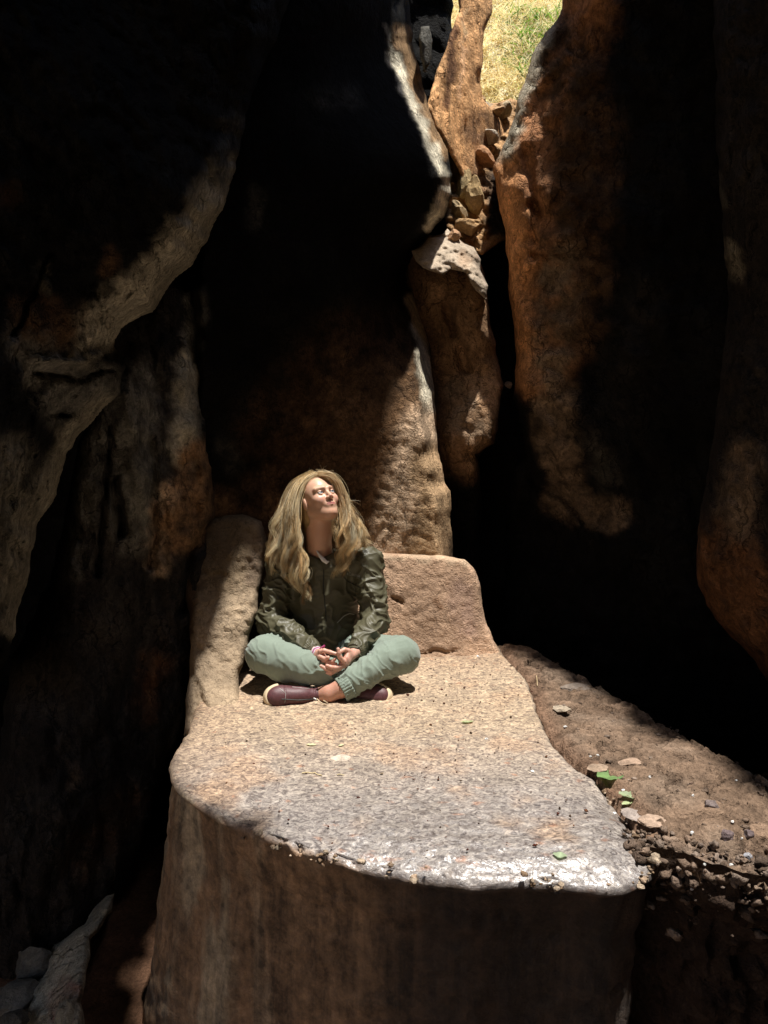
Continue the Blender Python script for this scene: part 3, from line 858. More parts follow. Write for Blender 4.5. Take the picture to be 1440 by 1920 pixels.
# ------------------------------------------------------------------ carved seat block behind and the side block
M_block = rock_mat('hewn block', vary=0.26, bump=0.8, scale=1.6, pits=1.0, cracks=0.25)
blk = relief('carved_block', [(530, 1040), (700, 1036), (780, 1040), (850, 1042), (872, 1048), (890, 1068), (900, 1100), (904, 1135), (912, 1170), (925, 1200), (950, 1235), (965, 1262), (530, 1262)],
    [(600, 1045, 3.82), (700, 1045, 3.82), (870, 1050, 3.84), (650, 1230, 3.66), (800, 1225, 3.66), (905, 1180, 3.74), (945, 1235, 3.72), (600, 1262, 3.6), (760, 1262, 3.6), (960, 1262, 3.68), (800, 1140, 3.73)],
    np.array([0.42, 0.275, 0.18]), step=4, curl=9, cd=0.07, amp=((0.5, 0.012), (0.14, 0.004), (0.022, 0.0045)), back=0.4, rough=4, seed=71, mat=M_block,
    grooves=[([(735, 1120), (752, 1128)], 3, 0.02), ([(720, 1215), (780, 1222), (860, 1222)], 3, 0.015)],
    paint=[([(700, 1042), (870, 1048)], 6, TAN * 1.1, 4), ([(860, 1100), (880, 1180)], 20, np.array([0.40, 0.26, 0.19]), 16, 0.8), ([(820, 1130)], 8, RUST, 6, 0.9)])
tag(blk, 'square hewn stone block with rounded right shoulder behind the woman', 'stone block')

arm = relief('carved_side_block', [(398, 962), (440, 964), (492, 975), (500, 1000), (497, 1060), (490, 1110), (482, 1150), (470, 1190), (462, 1230), (450, 1262), (452, 1300), (456, 1345), (440, 1362),
                                   (390, 1376), (345, 1382), (348, 1330), (356, 1260), (356, 1180), (346, 1120), (346, 1060), (352, 1000), (372, 968)],
    [(400, 970, 3.62), (490, 985, 3.55), (380, 1080, 3.45), (485, 1100, 3.42), (420, 1180, 3.25), (465, 1200, 3.28), (365, 1250, 3.18), (450, 1270, 3.12), (350, 1370, 2.90), (450, 1340, 2.98), (400, 1300, 3.02)],
    np.array([0.34, 0.255, 0.17]), step=4, curl=15, cd=0.10, amp=((0.4, 0.03), (0.12, 0.009), (0.03, 0.008), (0.015, 0.003)), back=0.7, rough=5, seed=73, mat=M_block,
    grooves=[([(352, 1240), (370, 1290), (380, 1330)], 6, 0.04)],
    paint=[([(420, 1000), (400, 1060)], 60, np.array([0.17, 0.12, 0.07]), 40), ([(488, 1000), (480, 1080)], 16, TAN * 0.5, 10), ([(362, 1080), (350, 1180)], 16, BROWN * 0.4, 10),
           ([(435, 1355), (425, 1362)], 10, RUST, 6, 0.9)])
tag(arm, 'rough rounded stone pillar block at the left end of the platform, half in shade', 'stone block')

# ------------------------------------------------------------------ bank of dry earth right of the platform
def bank_edge(x):
    q = np.stack([x / 0.11, 0 * x + 4.0, 0 * x], -1)
    return 1.93 - 0.15 * sstep(0.66, 0.98, x) + 0.03 * fbm(q, 4, 88)

def earth_bank():
    s = 0.0085
    xs = np.arange(0.40, 2.7, s); ys = np.arange(1.6, 4.9, s)
    X, Y = np.meshgrid(xs, ys, indexing='ij')
    P = np.stack([X.ravel(), Y.ravel(), np.zeros(X.size)], 1)
    n0 = fbm(P / 0.4, 4, 80)
    wv = np.stack([noise3(P / 0.1, 81), noise3(P / 0.1 + 9, 82)], 1) * 0.04
    f1, f2, cid = worley2((P[:, :2] + wv) / np.array([0.15, 0.11]), 83)
    g1, g2, cid2 = worley2((P[:, :2] + wv) / np.array([0.05, 0.045]), 84)
    flat = sstep(0.05, -0.25, noise3(P / 0.5, 86))
    z = 0.012 * n0 + 0.02 + 0.04 * sstep(0.9, 2.2, P[:, 0]) - 0.12 * sstep(3.6, 4.4, P[:, 1])
    z += (cid - 0.5) * 0.036 - 0.04 * sstep(0.10, 0.0, f2 - f1) * (0.4 + 0.6 * flat)
    z += ((cid2 - 0.5) * 0.014 - 0.010 * sstep(0.14, 0.0, g2 - g1))
    z += fbm(P / 0.03, 3, 87) * 0.005
    # platform boundary gully
    pl = ring
    d, _ = (np.empty(len(P)), None)
    ins = inside(P[:, :2], pl[::6])
    for k in range(0, len(P), 20000):
        dd, _q = seg_dist(P[k:k + 20000, :2], pl[::6], np.roll(pl[::6], -1, 0)); d[k:k + 20000] = dd
    sd = np.where(ins, -d, d)
    z = np.where(sd < 0.0, -0.06, z - 0.022 * sstep(0.05, 0.0, sd + 0.01 * n0))
    # front fall
    clod = fbm(P / 0.06, 4, 90)
    edge = P[:, 1] - bank_edge(P[:, 0])
    fall = sstep(0.0, -0.05, edge)
    z -= -sstep(0.30, 0.0, edge) * 0.035 * clod + 0.03 * sstep(0.3, 0.0, edge)
    # bank made to drop away towards the right wall so it goes dark
    lp = np.array([gp(*p) for p in ((935, 1200), (1050, 1262), (1190, 1348), (1320, 1428), (1450, 1500), (1620, 1620))])
    o_ = np.argsort(lp[:, 0]); by = P[:, 1] - np.interp(P[:, 0], lp[o_, 0], lp[o_, 1])
    z -= 0.75 * sstep(0.08, 0.95, by + 0.05 * n0) ** 1.3
    # hollow under a lifted slab
    h = gp(1262, 1622)
    z -= 0.09 * np.exp(-(((P[:, 0] - h[0]) / 0.055) ** 2 + ((P[:, 1] - h[1]) / 0.022) ** 2) ** 2)
    P[:, 2] = z
    c = np.tile(np.array([0.20, 0.135, 0.092]), (len(P), 1)) * (1 + 0.5 * (cid - 0.5) + 0.35 * (cid2 - 0.5))[:, None]
    m = sstep(-0.2, 0.5, fbm(P / 0.25, 4, 91))[:, None] * 0.6
    c = c * (1 - m) + np.array([0.23, 0.17, 0.125]) * m
    m = np.clip(sstep(0.09, 0.0, f2 - f1) * (0.3 + 0.5 * flat) + sstep(0.12, 0.0, g2 - g1) * 0.35, 0, 1)[:, None]  # crack shade put into the colour, as overhead sun barely shows relief
    c = c * (1 - m) + np.array([0.075, 0.05, 0.035]) * m
    m = fall[:, None] * 0.85  # shade of the unlit drop painted into the earth colour
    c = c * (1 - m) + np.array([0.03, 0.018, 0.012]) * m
    m = (sstep(0.08, 0.0, sd) * 0.6)[:, None]
    c = c * (1 - m) + np.array([0.21, 0.12, 0.075]) * m
    global BANKZ
    BANKZ = (xs, ys, z.reshape(X.shape))
    ids = np.arange(len(P)).reshape(X.shape)
    q = np.stack([ids[:-1, :-1].ravel(), ids[1:, :-1].ravel(), ids[1:, 1:].ravel(), ids[:-1, 1:].ravel()], 1)
    bad = (sd < -0.06) | (edge < -0.004)
    q = q[~bad[q].all(1)]
    used = np.unique(q); rm = -np.ones(len(P), int); rm[used] = np.arange(len(used))
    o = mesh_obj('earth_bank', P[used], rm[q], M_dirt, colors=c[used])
    tag(o, kind='structure')
    # broken, undercut front of the bank
    xs = np.arange(0.70, 2.7, 0.010); zs = np.arange(-0.02, 1.0, 0.010)
    X2, Z2 = np.meshgrid(xs, zs, indexing='ij')
    Y2 = bank_edge(X2) - 0.004 + 0.16 * sstep(0.02, 0.3, Z2) + 0.08 * Z2
    Q = np.stack([X2.ravel(), Y2.ravel(), -Z2.ravel()], 1)
    dep = sstep(-0.01, 0.06, Z2.ravel())
    Q[:, 1] += dep * (0.05 * fbm(Q / 0.10, 4, 98) + 0.04 * fbm(Q / 0.05, 3, 95))
    ids = np.arange(len(Q)).reshape(X2.shape)
    q = np.stack([ids[:-1, :-1].ravel(), ids[1:, :-1].ravel(), ids[1:, 1:].ravel(), ids[:-1, 1:].ravel()], 1)
    cf = np.tile(np.array([0.05, 0.033, 0.024]), (len(Q), 1))  # much darker than the bank top: shade put into the tone
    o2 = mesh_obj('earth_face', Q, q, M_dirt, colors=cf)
    tag(o2, kind='structure')
    return P
EB = earth_bank()
# ================================================================== the sunlit slope of dry grass seen up the shaft
M_soil = plain('slope soil', (0.78, 0.68, 0.44), 0.95, 0.1, vary=0.4, scale=9)
def slope():
    xs = np.arange(-0.6, 3.0, 0.06); ts = np.arange(0, 1.0001, 0.02)
    X, T = np.meshgrid(xs, ts, indexing='ij')
    Y = 6.2 + 3.2 * T
    Z = 3.15 + 3.0 * T ** 0.9 + 0.10 * fbm(np.stack([X, Y, 0 * X], -1) / 0.5, 4, 5)
    P = np.stack([X.ravel(), Y.ravel(), Z.ravel()], 1)
    ids = np.arange(len(P)).reshape(X.shape)
    q = np.stack([ids[:-1, :-1].ravel(), ids[1:, :-1].ravel(), ids[1:, 1:].ravel(), ids[:-1, 1:].ravel()], 1)
    # a back skirt makes the slope a solid bank
    o = mesh_obj('grass_slope', P, q, M_soil)
    tag(o, kind='structure')
    return P
SL = slope()
def grass_mat():
    m = bpy.data.materials.new('dry grass')
    m.use_nodes = True
    N, L = m.node_tree.nodes, m.node_tree.links
    bs = N['Principled BSDF']
    a = N.new('ShaderNodeAttribute'); a.attribute_name = 'tone'
    L.new(a.outputs['Color'], bs.inputs['Base Color'])
    bs.inputs['Roughness'].default_value = 0.55
    tr = N.new('ShaderNodeBsdfTranslucent'); L.new(a.outputs['Color'], tr.inputs['Color'])
    mx = N.new('ShaderNodeMixShader'); mx.inputs[0].default_value = 0.35
    L.new(bs.outputs[0], mx.inputs[1]); L.new(tr.outputs[0], mx.inputs[2])
    L.new(mx.outputs[0], N['Material Output'].inputs[0])
    return m
M_grass = grass_mat()
def blades(n, seed, broad, name, pts_fn, lmin, lmax, wid, cols):
    r = np.random.default_rng(seed)
    base = pts_fn(r, n)
    yaw = r.uniform(0, 2 * np.pi, n)
    ln = r.uniform(lmin, lmax, n)
    S = 5
    Vs, Cs, Fs = [], [], []
    d0 = np.stack([np.cos(yaw) * 0.8, np.sin(yaw) * 0.8 - 0.35, r.uniform(0.05, 0.55, n)], 1)
    p = base.copy(); d = d0 / np.linalg.norm(d0, axis=1)[:, None]
    side = np.cross(d, np.array([0, 0, 1.0]) + 0.35 * r.normal(size=(n, 3))); side /= np.linalg.norm(side, axis=1)[:, None]
    col = cols[r.integers(0, len(cols), n)] * r.uniform(0.75, 1.25, (n, 1))
    pts = []
    for k in range(S):
        w = wid * (1 - k / (S - 0.6)) * r.uniform(0.7, 1.3, n)[:, None] if k == 0 else wid * (1 - k / (S - 0.6))
        pts.append(p - side * w); pts.append(p + side * w)
        p = p + d * (ln / S)[:, None]
        d = d + np.array([0, -0.1, -0.30]) + r.normal(size=(n, 3)) * 0.22; d /= np.linalg.norm(d, axis=1)[:, None]
    A = np.stack(pts, 1).reshape(-1, 3)
    b = np.arange(n)[:, None] * (2 * S)
    F = np.concatenate([np.concatenate([b + 2 * k, b + 2 * k + 1, b + 2 * k + 3, b + 2 * k + 2], 1) for k in range(S - 1)], 0)
    o = mesh_obj(name, A, F, M_grass, colors=np.repeat(col, 2 * S, 0))
    return o
def slope_pts(x0, x1, y0, y1):
    def f(r, n):
        x = r.uniform(x0, x1, n); t = (r.uniform(y0, y1, n) - 6.2) / 3.2
        z = 3.15 + 3.0 * t ** 0.9 + 0.10 * fbm(np.stack([x, 6.2 + 3.2 * t, 0 * x], -1) / 0.5, 4, 5)
        return np.stack([x, 6.2 + 3.2 * t, z - 0.02], 1)
    return f
straw = np.array([(0.80, 0.68, 0.36), (0.72, 0.58, 0.28), (0.86, 0.78, 0.50), (0.80, 0.74, 0.40), (0.62, 0.48, 0.24)])
green = np.array([(0.16, 0.30, 0.03), (0.25, 0.38, 0.05), (0.12, 0.22, 0.03)])
tag(blades(16000, 5, 0, 'dry_grass', slope_pts(0.3, 2.3, 6.25, 9.2), 0.15, 0.42, 0.0055, straw), kind='stuff')
tag(blades(700, 6, 0, 'green_grass', slope_pts(1.2, 1.9, 7.0, 8.6), 0.2, 0.5, 0.010, green), kind='stuff')
tag(blades(2500, 7, 0, 'low_weeds', slope_pts(0.4, 1.7, 6.22, 6.9), 0.05, 0.14, 0.008, green * 0.8), kind='stuff')

# stones wedged in the foot of the shaft
def stone(px, py, Y, w, h, dpt, tone, seed, label, rot=0.0, facets=7, cat='stone', name='wedged_stone', group=None):
    s = Y / FPX
    c = at(px, py, Y)
    o = blob(name, c, (w * s / 2, dpt / 2, h * s / 2), M_stone, seed=seed, amp=0.22, sub=3, rot=(0, rot, seed * 0.7 % 0.5), color=np.array(tone), facets=facets)
    tag(o, label, cat, group)
    return o
YEL = (0.42, 0.31, 0.15)
stone(869, 345, 5.0, 28, 62, 0.16, YEL, 1, 'pale yellow slab standing upright at the foot of the shaft', 0.15)
stone(888, 372, 4.95, 34, 78, 0.16, (0.38, 0.26, 0.12), 2, 'tallest yellowish stone in the wedged pile under the shaft', -0.1)
stone(862, 400, 4.9, 22, 50, 0.14, (0.33, 0.24, 0.13), 3, 'narrow leaning stone left of the tall yellowish stone', -0.5)
stone(880, 425, 4.85, 52, 34, 0.16, (0.36, 0.22, 0.10), 4, 'broad low stone resting just behind the rubble-topped rock', 0.2)
stone(850, 445, 4.55, 26, 26, 0.10, (0.38, 0.22, 0.12), 5, 'rounded brown stone on the left shoulder of the rubble', 0.0)
stone(908, 295, 5.2, 46, 36, 0.18, (0.36, 0.19, 0.09), 6, 'rust brown block below the grass at the shaft foot', 0.4)
stone(884, 262, 5.28, 34, 30, 0.16, (0.30, 0.17, 0.09), 7, 'reddish stone jammed on the left under the weeds', 0.1)
stone(918, 258, 5.38, 34, 24, 0.16, (0.40, 0.34, 0.26), 8, 'light grey stone below the weeds in the shaft', 0.3)
stone(925, 212, 5.6, 40, 24, 0.2, (0.42, 0.27, 0.14), 9, 'tan stone directly under the green weeds', -0.4)
stone(945, 205, 5.7, 28, 34, 0.2, (0.45, 0.36, 0.22), 10, 'pale pointed stone against the right edge of the shaft', 0.7)
stone(893, 196, 5.6, 30, 34, 0.2, (0.38, 0.26, 0.14), 12, 'small tan stone at the lower left corner of the grass', -0.2)
stone(952, 722, 4.9, 16, 14, 0.06, (0.38, 0.28, 0.22), 11, 'small pale pebble lodged in the black gap between the rocks', 0.2)

# the rock's crumbly cemented top, caught by the beam
rub = relief('rubble_boulder', [(778, 492), (772, 470), (790, 462), (800, 442), (822, 448), (836, 434), (862, 446), (872, 458), (888, 464), (900, 484), (904, 505), (914, 530), (912, 556),
                                (896, 540), (886, 528), (870, 512), (846, 508), (830, 520), (806, 506)],
    [(780, 480, 4.40), (830, 440, 4.55), (860, 450, 4.55), (905, 500, 4.46), (840, 510, 4.24), (900, 545, 4.36), (800, 500, 4.30), (870, 505, 4.26)],
    np.array([0.40, 0.32, 0.235]), step=2.5, curl=8, cd=0.05, seed=15, mat=M_stone, back=0.15, rough=9,
    amp=((0.12, 0.025), (1.0, 0.0), (0.04, 0.020), (0.016, 0.010)), paint=[([(868, 478), (880, 492)], 12, TAN * 0.8, 8)])
tag(rub, 'crumbly pale boulder crust perched on the brown rock, catching the light', 'boulder')
# ================================================================== the seated woman
def surface_nets(fn, lo, hi, h):
    lo = np.array(lo, float); hi = np.array(hi, float)
    n = np.ceil((hi - lo) / h).astype(int) + 1
    ax = [lo[k] + h * np.arange(n[k]) for k in range(3)]
    F = np.empty(n, dtype=np.float32)
    YY, ZZ = np.meshgrid(ax[1], ax[2], indexing='ij')
    step = max(1, int(400000 / YY.size))
    for i in range(0, n[0], step):
        j = min(i + step, n[0])
        P = np.empty((j - i,) + YY.shape + (3,))
        P[..., 0] = ax[0][i:j, None, None]; P[..., 1] = YY; P[..., 2] = ZZ
        F[i:j] = fn(P.reshape(-1, 3)).reshape(j - i, *YY.shape)
    S = F < 0
    c = [slice(0, -1), slice(1, None)]
    acc = np.zeros(tuple(n - 1) + (3,), dtype=np.float32); cnt = np.zeros(tuple(n - 1), dtype=np.float32)
    for axis in range(3):
        o1, o2 = [a for a in range(3) if a != axis]
        for a in (0, 1):
            for b in (0, 1):
                s0 = [None] * 3; s1 = [None] * 3
                s0[axis] = c[0]; s1[axis] = c[1]
                s0[o1] = s1[o1] = c[a]; s0[o2] = s1[o2] = c[b]
                f0, f1 = F[tuple(s0)], F[tuple(s1)]
                cr = (f0 < 0) != (f1 < 0)
                t = np.where(cr, f0 / np.where(cr, f0 - f1, 1), 0)
                acc[..., axis] += np.where(cr, t, 0); acc[..., o1] += cr * a; acc[..., o2] += cr * b
                cnt += cr
    act = cnt > 0
    idx = -np.ones(act.shape, dtype=np.int64); idx[act] = np.arange(act.sum())
    I = np.argwhere(act)
    Vt = lo + h * (I + acc[act] / cnt[act][:, None])
    faces = []
    for axis in range(3):
        o1, o2 = (axis + 1) % 3, (axis + 2) % 3
        s0 = [slice(None)] * 3; s1 = [slice(None)] * 3
        s0[axis] = slice(0, -1); s1[axis] = slice(1, None)
        a, b = S[tuple(s0)], S[tuple(s1)]
        E = np.argwhere(a != b)
        m = (E[:, o1] > 0) & (E[:, o2] > 0) & (E[:, o1] < n[o1] - 1) & (E[:, o2] < n[o2] - 1)
        E = E[m]
        fl = a[tuple(E.T)]
        def cell(d1, d2):
            Q = E.copy(); Q[:, o1] -= d1; Q[:, o2] -= d2
            return idx[tuple(Q.T)]
        q = np.stack([cell(0, 0), cell(1, 0), cell(1, 1), cell(0, 1)], 1)
        q[~fl] = q[~fl][:, ::-1]
        q = q[:, ::-1] if False else q
        faces.append(q[(q >= 0).all(1)])
    Fq = np.vstack(faces)
    return Vt, Fq

def cap(P, a, b, ra, rb):
    a, b = np.array(a), np.array(b)
    ab = b - a
    t = np.clip(((P - a) @ ab) / (ab @ ab + 1e-12), 0, 1)
    d = P - a - t[:, None] * ab
    return np.sqrt((d * d).sum(1)) - (ra + (rb - ra) * t)

def ell(P, c, r, R=None):
    q = P - np.array(c)
    if R is not None: q = q @ R
    r = np.array(r)
    k0 = np.sqrt(((q / r) ** 2).sum(1)); k1 = np.sqrt(((q / r ** 2) ** 2).sum(1)) + 1e-9
    return k0 * (k0 - 1) / k1

def smin(a, b, k):
    h = np.clip(0.5 + 0.5 * (b - a) / k, 0, 1)
    return b * (1 - h) + a * h - k * h * (1 - h)
def smax(a, b, k): return -smin(-a, -b, k)

def chain(P, pts, k=0.02):
    d = None
    for (a, ra), (b, rb) in zip(pts[:-1], pts[1:]):
        e = cap(P, a, b, ra, rb)
        d = e if d is None else smin(d, e, k)
    return d

def bounds(pts, pad):
    A = np.array(pts); return A.min(0) - pad, A.max(0) + pad
def W_(px, py, Y): return at(px, py, Y)

def vnormals(Vt, Fq):
    n = np.zeros_like(Vt)
    f = np.cross(Vt[Fq[:, 2]] - Vt[Fq[:, 0]], Vt[Fq[:, 3]] - Vt[Fq[:, 1]])
    for k in range(4): np.add.at(n, Fq[:, k], f)
    return n / (np.linalg.norm(n, axis=1)[:, None] + 1e-12)

woman = empty('person', Vector([float(x) for x in W_(598, 1262, 3.5)][:2] + [0.0]),
              'blonde woman in dark olive jacket and sage trousers sitting cross-legged, looking up', 'person')
bpy.context.view_layer.update()
WL = np.array(woman.location)

def pobj(name, Vt, Fq, mat, parent=None, offset=True, **kw):
    parent = parent or woman
    o = mesh_obj(name, np.asarray(Vt) - WL, Fq, mat, parent, **kw)
    return o

# ---- materials
def tone_mat(name, rough, spec, sss=0.0, sheen=0.0, bump=0.0, bscale=200):
    m = bpy.data.materials.new(name); m.use_nodes = True
    N, L = m.node_tree.nodes, m.node_tree.links
    bs = N['Principled BSDF']
    a = N.new('ShaderNodeAttribute'); a.attribute_name = 'tone'
    L.new(a.outputs['Color'], bs.inputs['Base Color'])
    bs.inputs['Roughness'].default_value = rough; bs.inputs['Specular IOR Level'].default_value = spec
    bs.inputs['Sheen Weight'].default_value = sheen
    if sss:
        bs.inputs['Subsurface Weight'].default_value = sss
        bs.inputs['Subsurface Radius'].default_value = (1.0, 0.35, 0.2)
        bs.inputs['Subsurface Scale'].default_value = 0.006
    if bump:
        tc = N.new('ShaderNodeTexCoord'); n = N.new('ShaderNodeTexNoise')
        n.inputs['Scale'].default_value = bscale; n.inputs['Detail'].default_value = 4
        L.new(tc.outputs['Object'], n.inputs['Vector'])
        bp = N.new('ShaderNodeBump'); bp.inputs['Strength'].default_value = bump; bp.inputs['Distance'].default_value = 0.002
        L.new(n.outputs['Fac'], bp.inputs['Height']); L.new(bp.outputs[0], bs.inputs['Normal'])
    return m
M_skin = tone_mat('skin', 0.42, 0.45, sss=0.25)
M_hair = tone_mat('hair', 0.45, 0.35)
hn, hl_ = M_hair.node_tree.nodes, M_hair.node_tree.links
ht = hn.new('ShaderNodeBsdfTranslucent'); hx = hn.new('ShaderNodeMixShader'); hx.inputs[0].default_value = 0.38
hl_.new([n for n in hn if n.type == 'ATTRIBUTE'][0].outputs['Color'], ht.inputs['Color'])
hl_.new(hn['Principled BSDF'].outputs[0], hx.inputs[1]); hl_.new(ht.outputs[0], hx.inputs[2]); hl_.new(hx.outputs[0], hn['Material Output'].inputs[0])
M_eye = tone_mat('eye', 0.08, 0.6)
M_nylon = tone_mat('olive shell fabric', 0.5, 0.4, bump=0.15, bscale=300)
M_twill = tone_mat('sage twill', 0.85, 0.15, sheen=0.25, bump=0.35, bscale=420)
M_leather = plain('maroon leather', (0.085, 0.028, 0.032), 0.55, 0.5, vary=0.2, bump=0.2, scale=90)
M_rubber = plain('cream rubber', (0.62, 0.50, 0.33), 0.6, 0.3, vary=0.08, scale=60)
M_white = plain('white cotton', (0.78, 0.76, 0.76), 0.8, 0.2)
M_thread = plain('pink thread', (0.55, 0.10, 0.28), 0.6, 0.3)
M_thread2 = plain('pale thread', (0.62, 0.55, 0.62), 0.6, 0.3)
M_print = plain('grey print', (0.30, 0.30, 0.26), 0.5, 0.4)
M_metal = plain('zip metal', (0.35, 0.34, 0.32), 0.3, 0.6)

# ---- head frame
hf = np.array([0.52, -0.72, 0.46]); hf /= np.linalg.norm(hf)
hu = np.array([-0.05, 0.0, 1.0]); hu = hu - hf * (hu @ hf); hu /= np.linalg.norm(hu)
hs = np.cross(hf, hu)
HC = W_(598, 938, 3.47)
HR = np.stack([hs, hf, hu], 1)      # local -> world columns
HS = 0.97
def H(x, y, z): return HC + HR @ (np.array([x, y, z]) * HS)
def to_head(P): return ((P - HC) @ HR) / HS

NECK0 = H(0, -0.030, -0.045)
NECK1 = W_(598, 1040, 3.53)
def head_sdf(P):
    q = to_head(P)
    sx = q.copy(); sx[:, 0] = np.abs(sx[:, 0])
    d = ell(q, (0, -0.018, 0.038), (0.073, 0.092, 0.083))
    d = smin(d, ell(q, (0, 0.030, -0.020), (0.062, 0.058, 0.083)), 0.03)
    d = smin(d, cap(q, (0, 0.058, -0.090), (0, 0.066, -0.088), 0.021, 0.019), 0.035)     # chin
    d = smin(d, cap(sx, (0.053, -0.004, -0.052), (0.016, 0.050, -0.088), 0.018, 0.018), 0.03)  # jaw
    d = smin(d, ell(sx, (0.038, 0.060, -0.022), (0.024, 0.022, 0.022)), 0.022)           # cheek
    d = smin(d, cap(sx, (0.012, 0.084, 0.026), (0.044, 0.068, 0.028), 0.011, 0.010), 0.016)   # brow
    d = smax(d, -ell(sx, (0.031, 0.094, 0.006), (0.019, 0.018, 0.012)), 0.012)           # socket
    d = smin(d, cap(q, (0, 0.082, 0.014), (0, 0.104, -0.020), 0.0075, 0.0095), 0.012)    # nose
    d = smin(d, ell(sx, (0.0105, 0.095, -0.025), (0.0085, 0.010, 0.0075)), 0.006)
    d = smax(d, -ell(sx, (0.0065, 0.099, -0.0335), (0.0036, 0.006, 0.004)), 0.002)       # nostril
    d = smin(d, ell(q, (0, 0.078, -0.052), (0.026, 0.016, 0.018)), 0.012)                 # muzzle
    up = np.minimum(cap(sx, (0.0, 0.0935, -0.0475), (0.021, 0.0835, -0.0500), 0.0045, 0.0020), 1)
    lw = cap(sx, (0.0, 0.0915, -0.0565), (0.018, 0.0835, -0.0535), 0.0058, 0.0022)
    d = smin(d, up, 0.004); d = smin(d, lw, 0.004)
    d = smax(d, -cap(sx, (0.0, 0.0985, -0.0518), (0.022, 0.0872, -0.0505), 0.0012, 0.0008), 0.002)
    # eyelids
    e = np.sqrt(((sx - np.array([0.031, 0.0735, 0.006])) ** 2).sum(1))
    lid = np.maximum(e - 0.0145, -(np.abs(sx[:, 2] - 0.0065 + 0.10 * (np.abs(sx[:, 0] - 0.031))) - 0.0042))
    d = smin(d, lid, 0.003)
    # ear
    d = smin(d, ell(sx, (0.074, -0.012, -0.006), (0.008, 0.016, 0.028)), 0.008)
    nk = chain(P, [(NECK0, 0.060), ((NECK0 + NECK1) / 2 + np.array([0, -0.004, 0]), 0.056), (NECK1, 0.064)])
    d = smin(d, nk, 0.022)
    # collar bones / chest under the clothes
    d = smin(d, cap(P, W_(548, 1066, 3.50), W_(660, 1062, 3.50), 0.045, 0.045), 0.03)
    d = smin(d, ell(P, W_(600, 1110, 3.52), (0.12, 0.08, 0.13)), 0.04)
    return d
print('head')
lo, hi = bounds([HC, NECK1, W_(548, 1066, 3.5), W_(660, 1062, 3.5), W_(600, 1140, 3.5)], 0.125)
hV, hF = surface_nets(head_sdf, lo, hi, 0.0026)
q = to_head(hV); ax_ = np.abs(q[:, 0])
tone = np.tile(np.array([0.62, 0.375, 0.26]), (len(hV), 1))
def dab(c, m, col, op=1.0):
    m = (np.clip(m, 0, 1) * op)[:, None]
    return c * (1 - m) + np.array(col) * m
lipm = sstep(0.0075, 0.0045, np.hypot((q[:, 2] + 0.0525) * 1.15, 0)) * sstep(0.023, 0.018, ax_) * (q[:, 1] > 0.078)
tone = dab(tone, np.exp(-((ax_ - 0.038) / 0.018) ** 2 - ((q[:, 2] + 0.025) / 0.018) ** 2) * (q[:, 1] > 0.03), (0.64, 0.30, 0.24), 0.5)
tone = dab(tone, np.exp(-(q[:, 0] / 0.012) ** 2 - ((q[:, 2] + 0.022) / 0.012) ** 2) * (q[:, 1] > 0.09), (0.62, 0.28, 0.22), 0.5)
tone = dab(tone, lipm, (0.50, 0.17, 0.17), 0.85)
slit = sstep(0.0022, 0.0010, np.abs(q[:, 2] + 0.0515)) * (ax_ < 0.021) * (q[:, 1] > 0.078)
tone = dab(tone, slit, (0.16, 0.04, 0.04), 0.8)
brow = sstep(0.0052, 0.0025, np.abs(q[:, 2] - (0.0275 - 0.10 * (ax_ - 0.03) ** 2 / 0.03 * 1.2 + 0.05 * (ax_ - 0.03)))) * sstep(0.008, 0.014, ax_) * sstep(0.052, 0.044, ax_) * (q[:, 1] > 0.05)
tone = dab(tone, brow, (0.25, 0.15, 0.08), 0.6)
lash = sstep(0.0030, 0.0012, np.abs(q[:, 2] - 0.0118 + 0.10 * np.abs(ax_ - 0.031))) * (np.abs(ax_ - 0.031) < 0.0135) * (q[:, 1] > 0.072)
tone = dab(tone, lash, (0.05, 0.03, 0.025), 0.9)
tone = dab(tone, sstep(-0.07, -0.10, q[:, 2]), (0.60, 0.33, 0.22), 0.6)

# ---- hands, forearm stubs and ankle join the same skin mesh
def hand_l(P):
    Y = 3.12
    d = cap(P, W_(584, 1218, 3.16), W_(597, 1227, 3.13), 0.024, 0.022)
    d = smin(d, cap(P, W_(597, 1228, 3.125), W_(609, 1237, 3.115), 0.021, 0.017), 0.012)
    d = smin(d, cap(P, W_(600, 1223, 3.115), W_(606, 1236, 3.11), 0.014, 0.014), 0.01)
    for pts in ([(601, 1221, 3.105, .0105), (608, 1220, 3.10, .0095), (619, 1223, 3.09, .0085), (630, 1226, 3.085, .007)],
                [(600, 1231, 3.10, .011), (610, 1236, 3.085, .009), (615, 1233, 3.078, .008)],
                [(606, 1236, 3.11, .010), (615, 1240, 3.10, .0082), (624, 1240, 3.085, .0072), (628, 1236, 3.082, .0065)],
                [(606, 1241, 3.11, .010), (618, 1245, 3.095, .0082), (630, 1245, 3.085, .0068)],
                [(604, 1244, 3.115, .009), (615, 1249, 3.11, .0075), (624, 1250, 3.10, .006)]):
        d = smin(d, chain(P, [(W_(a, b, c), r) for a, b, c, r in pts], 0.004), 0.004)
    return d
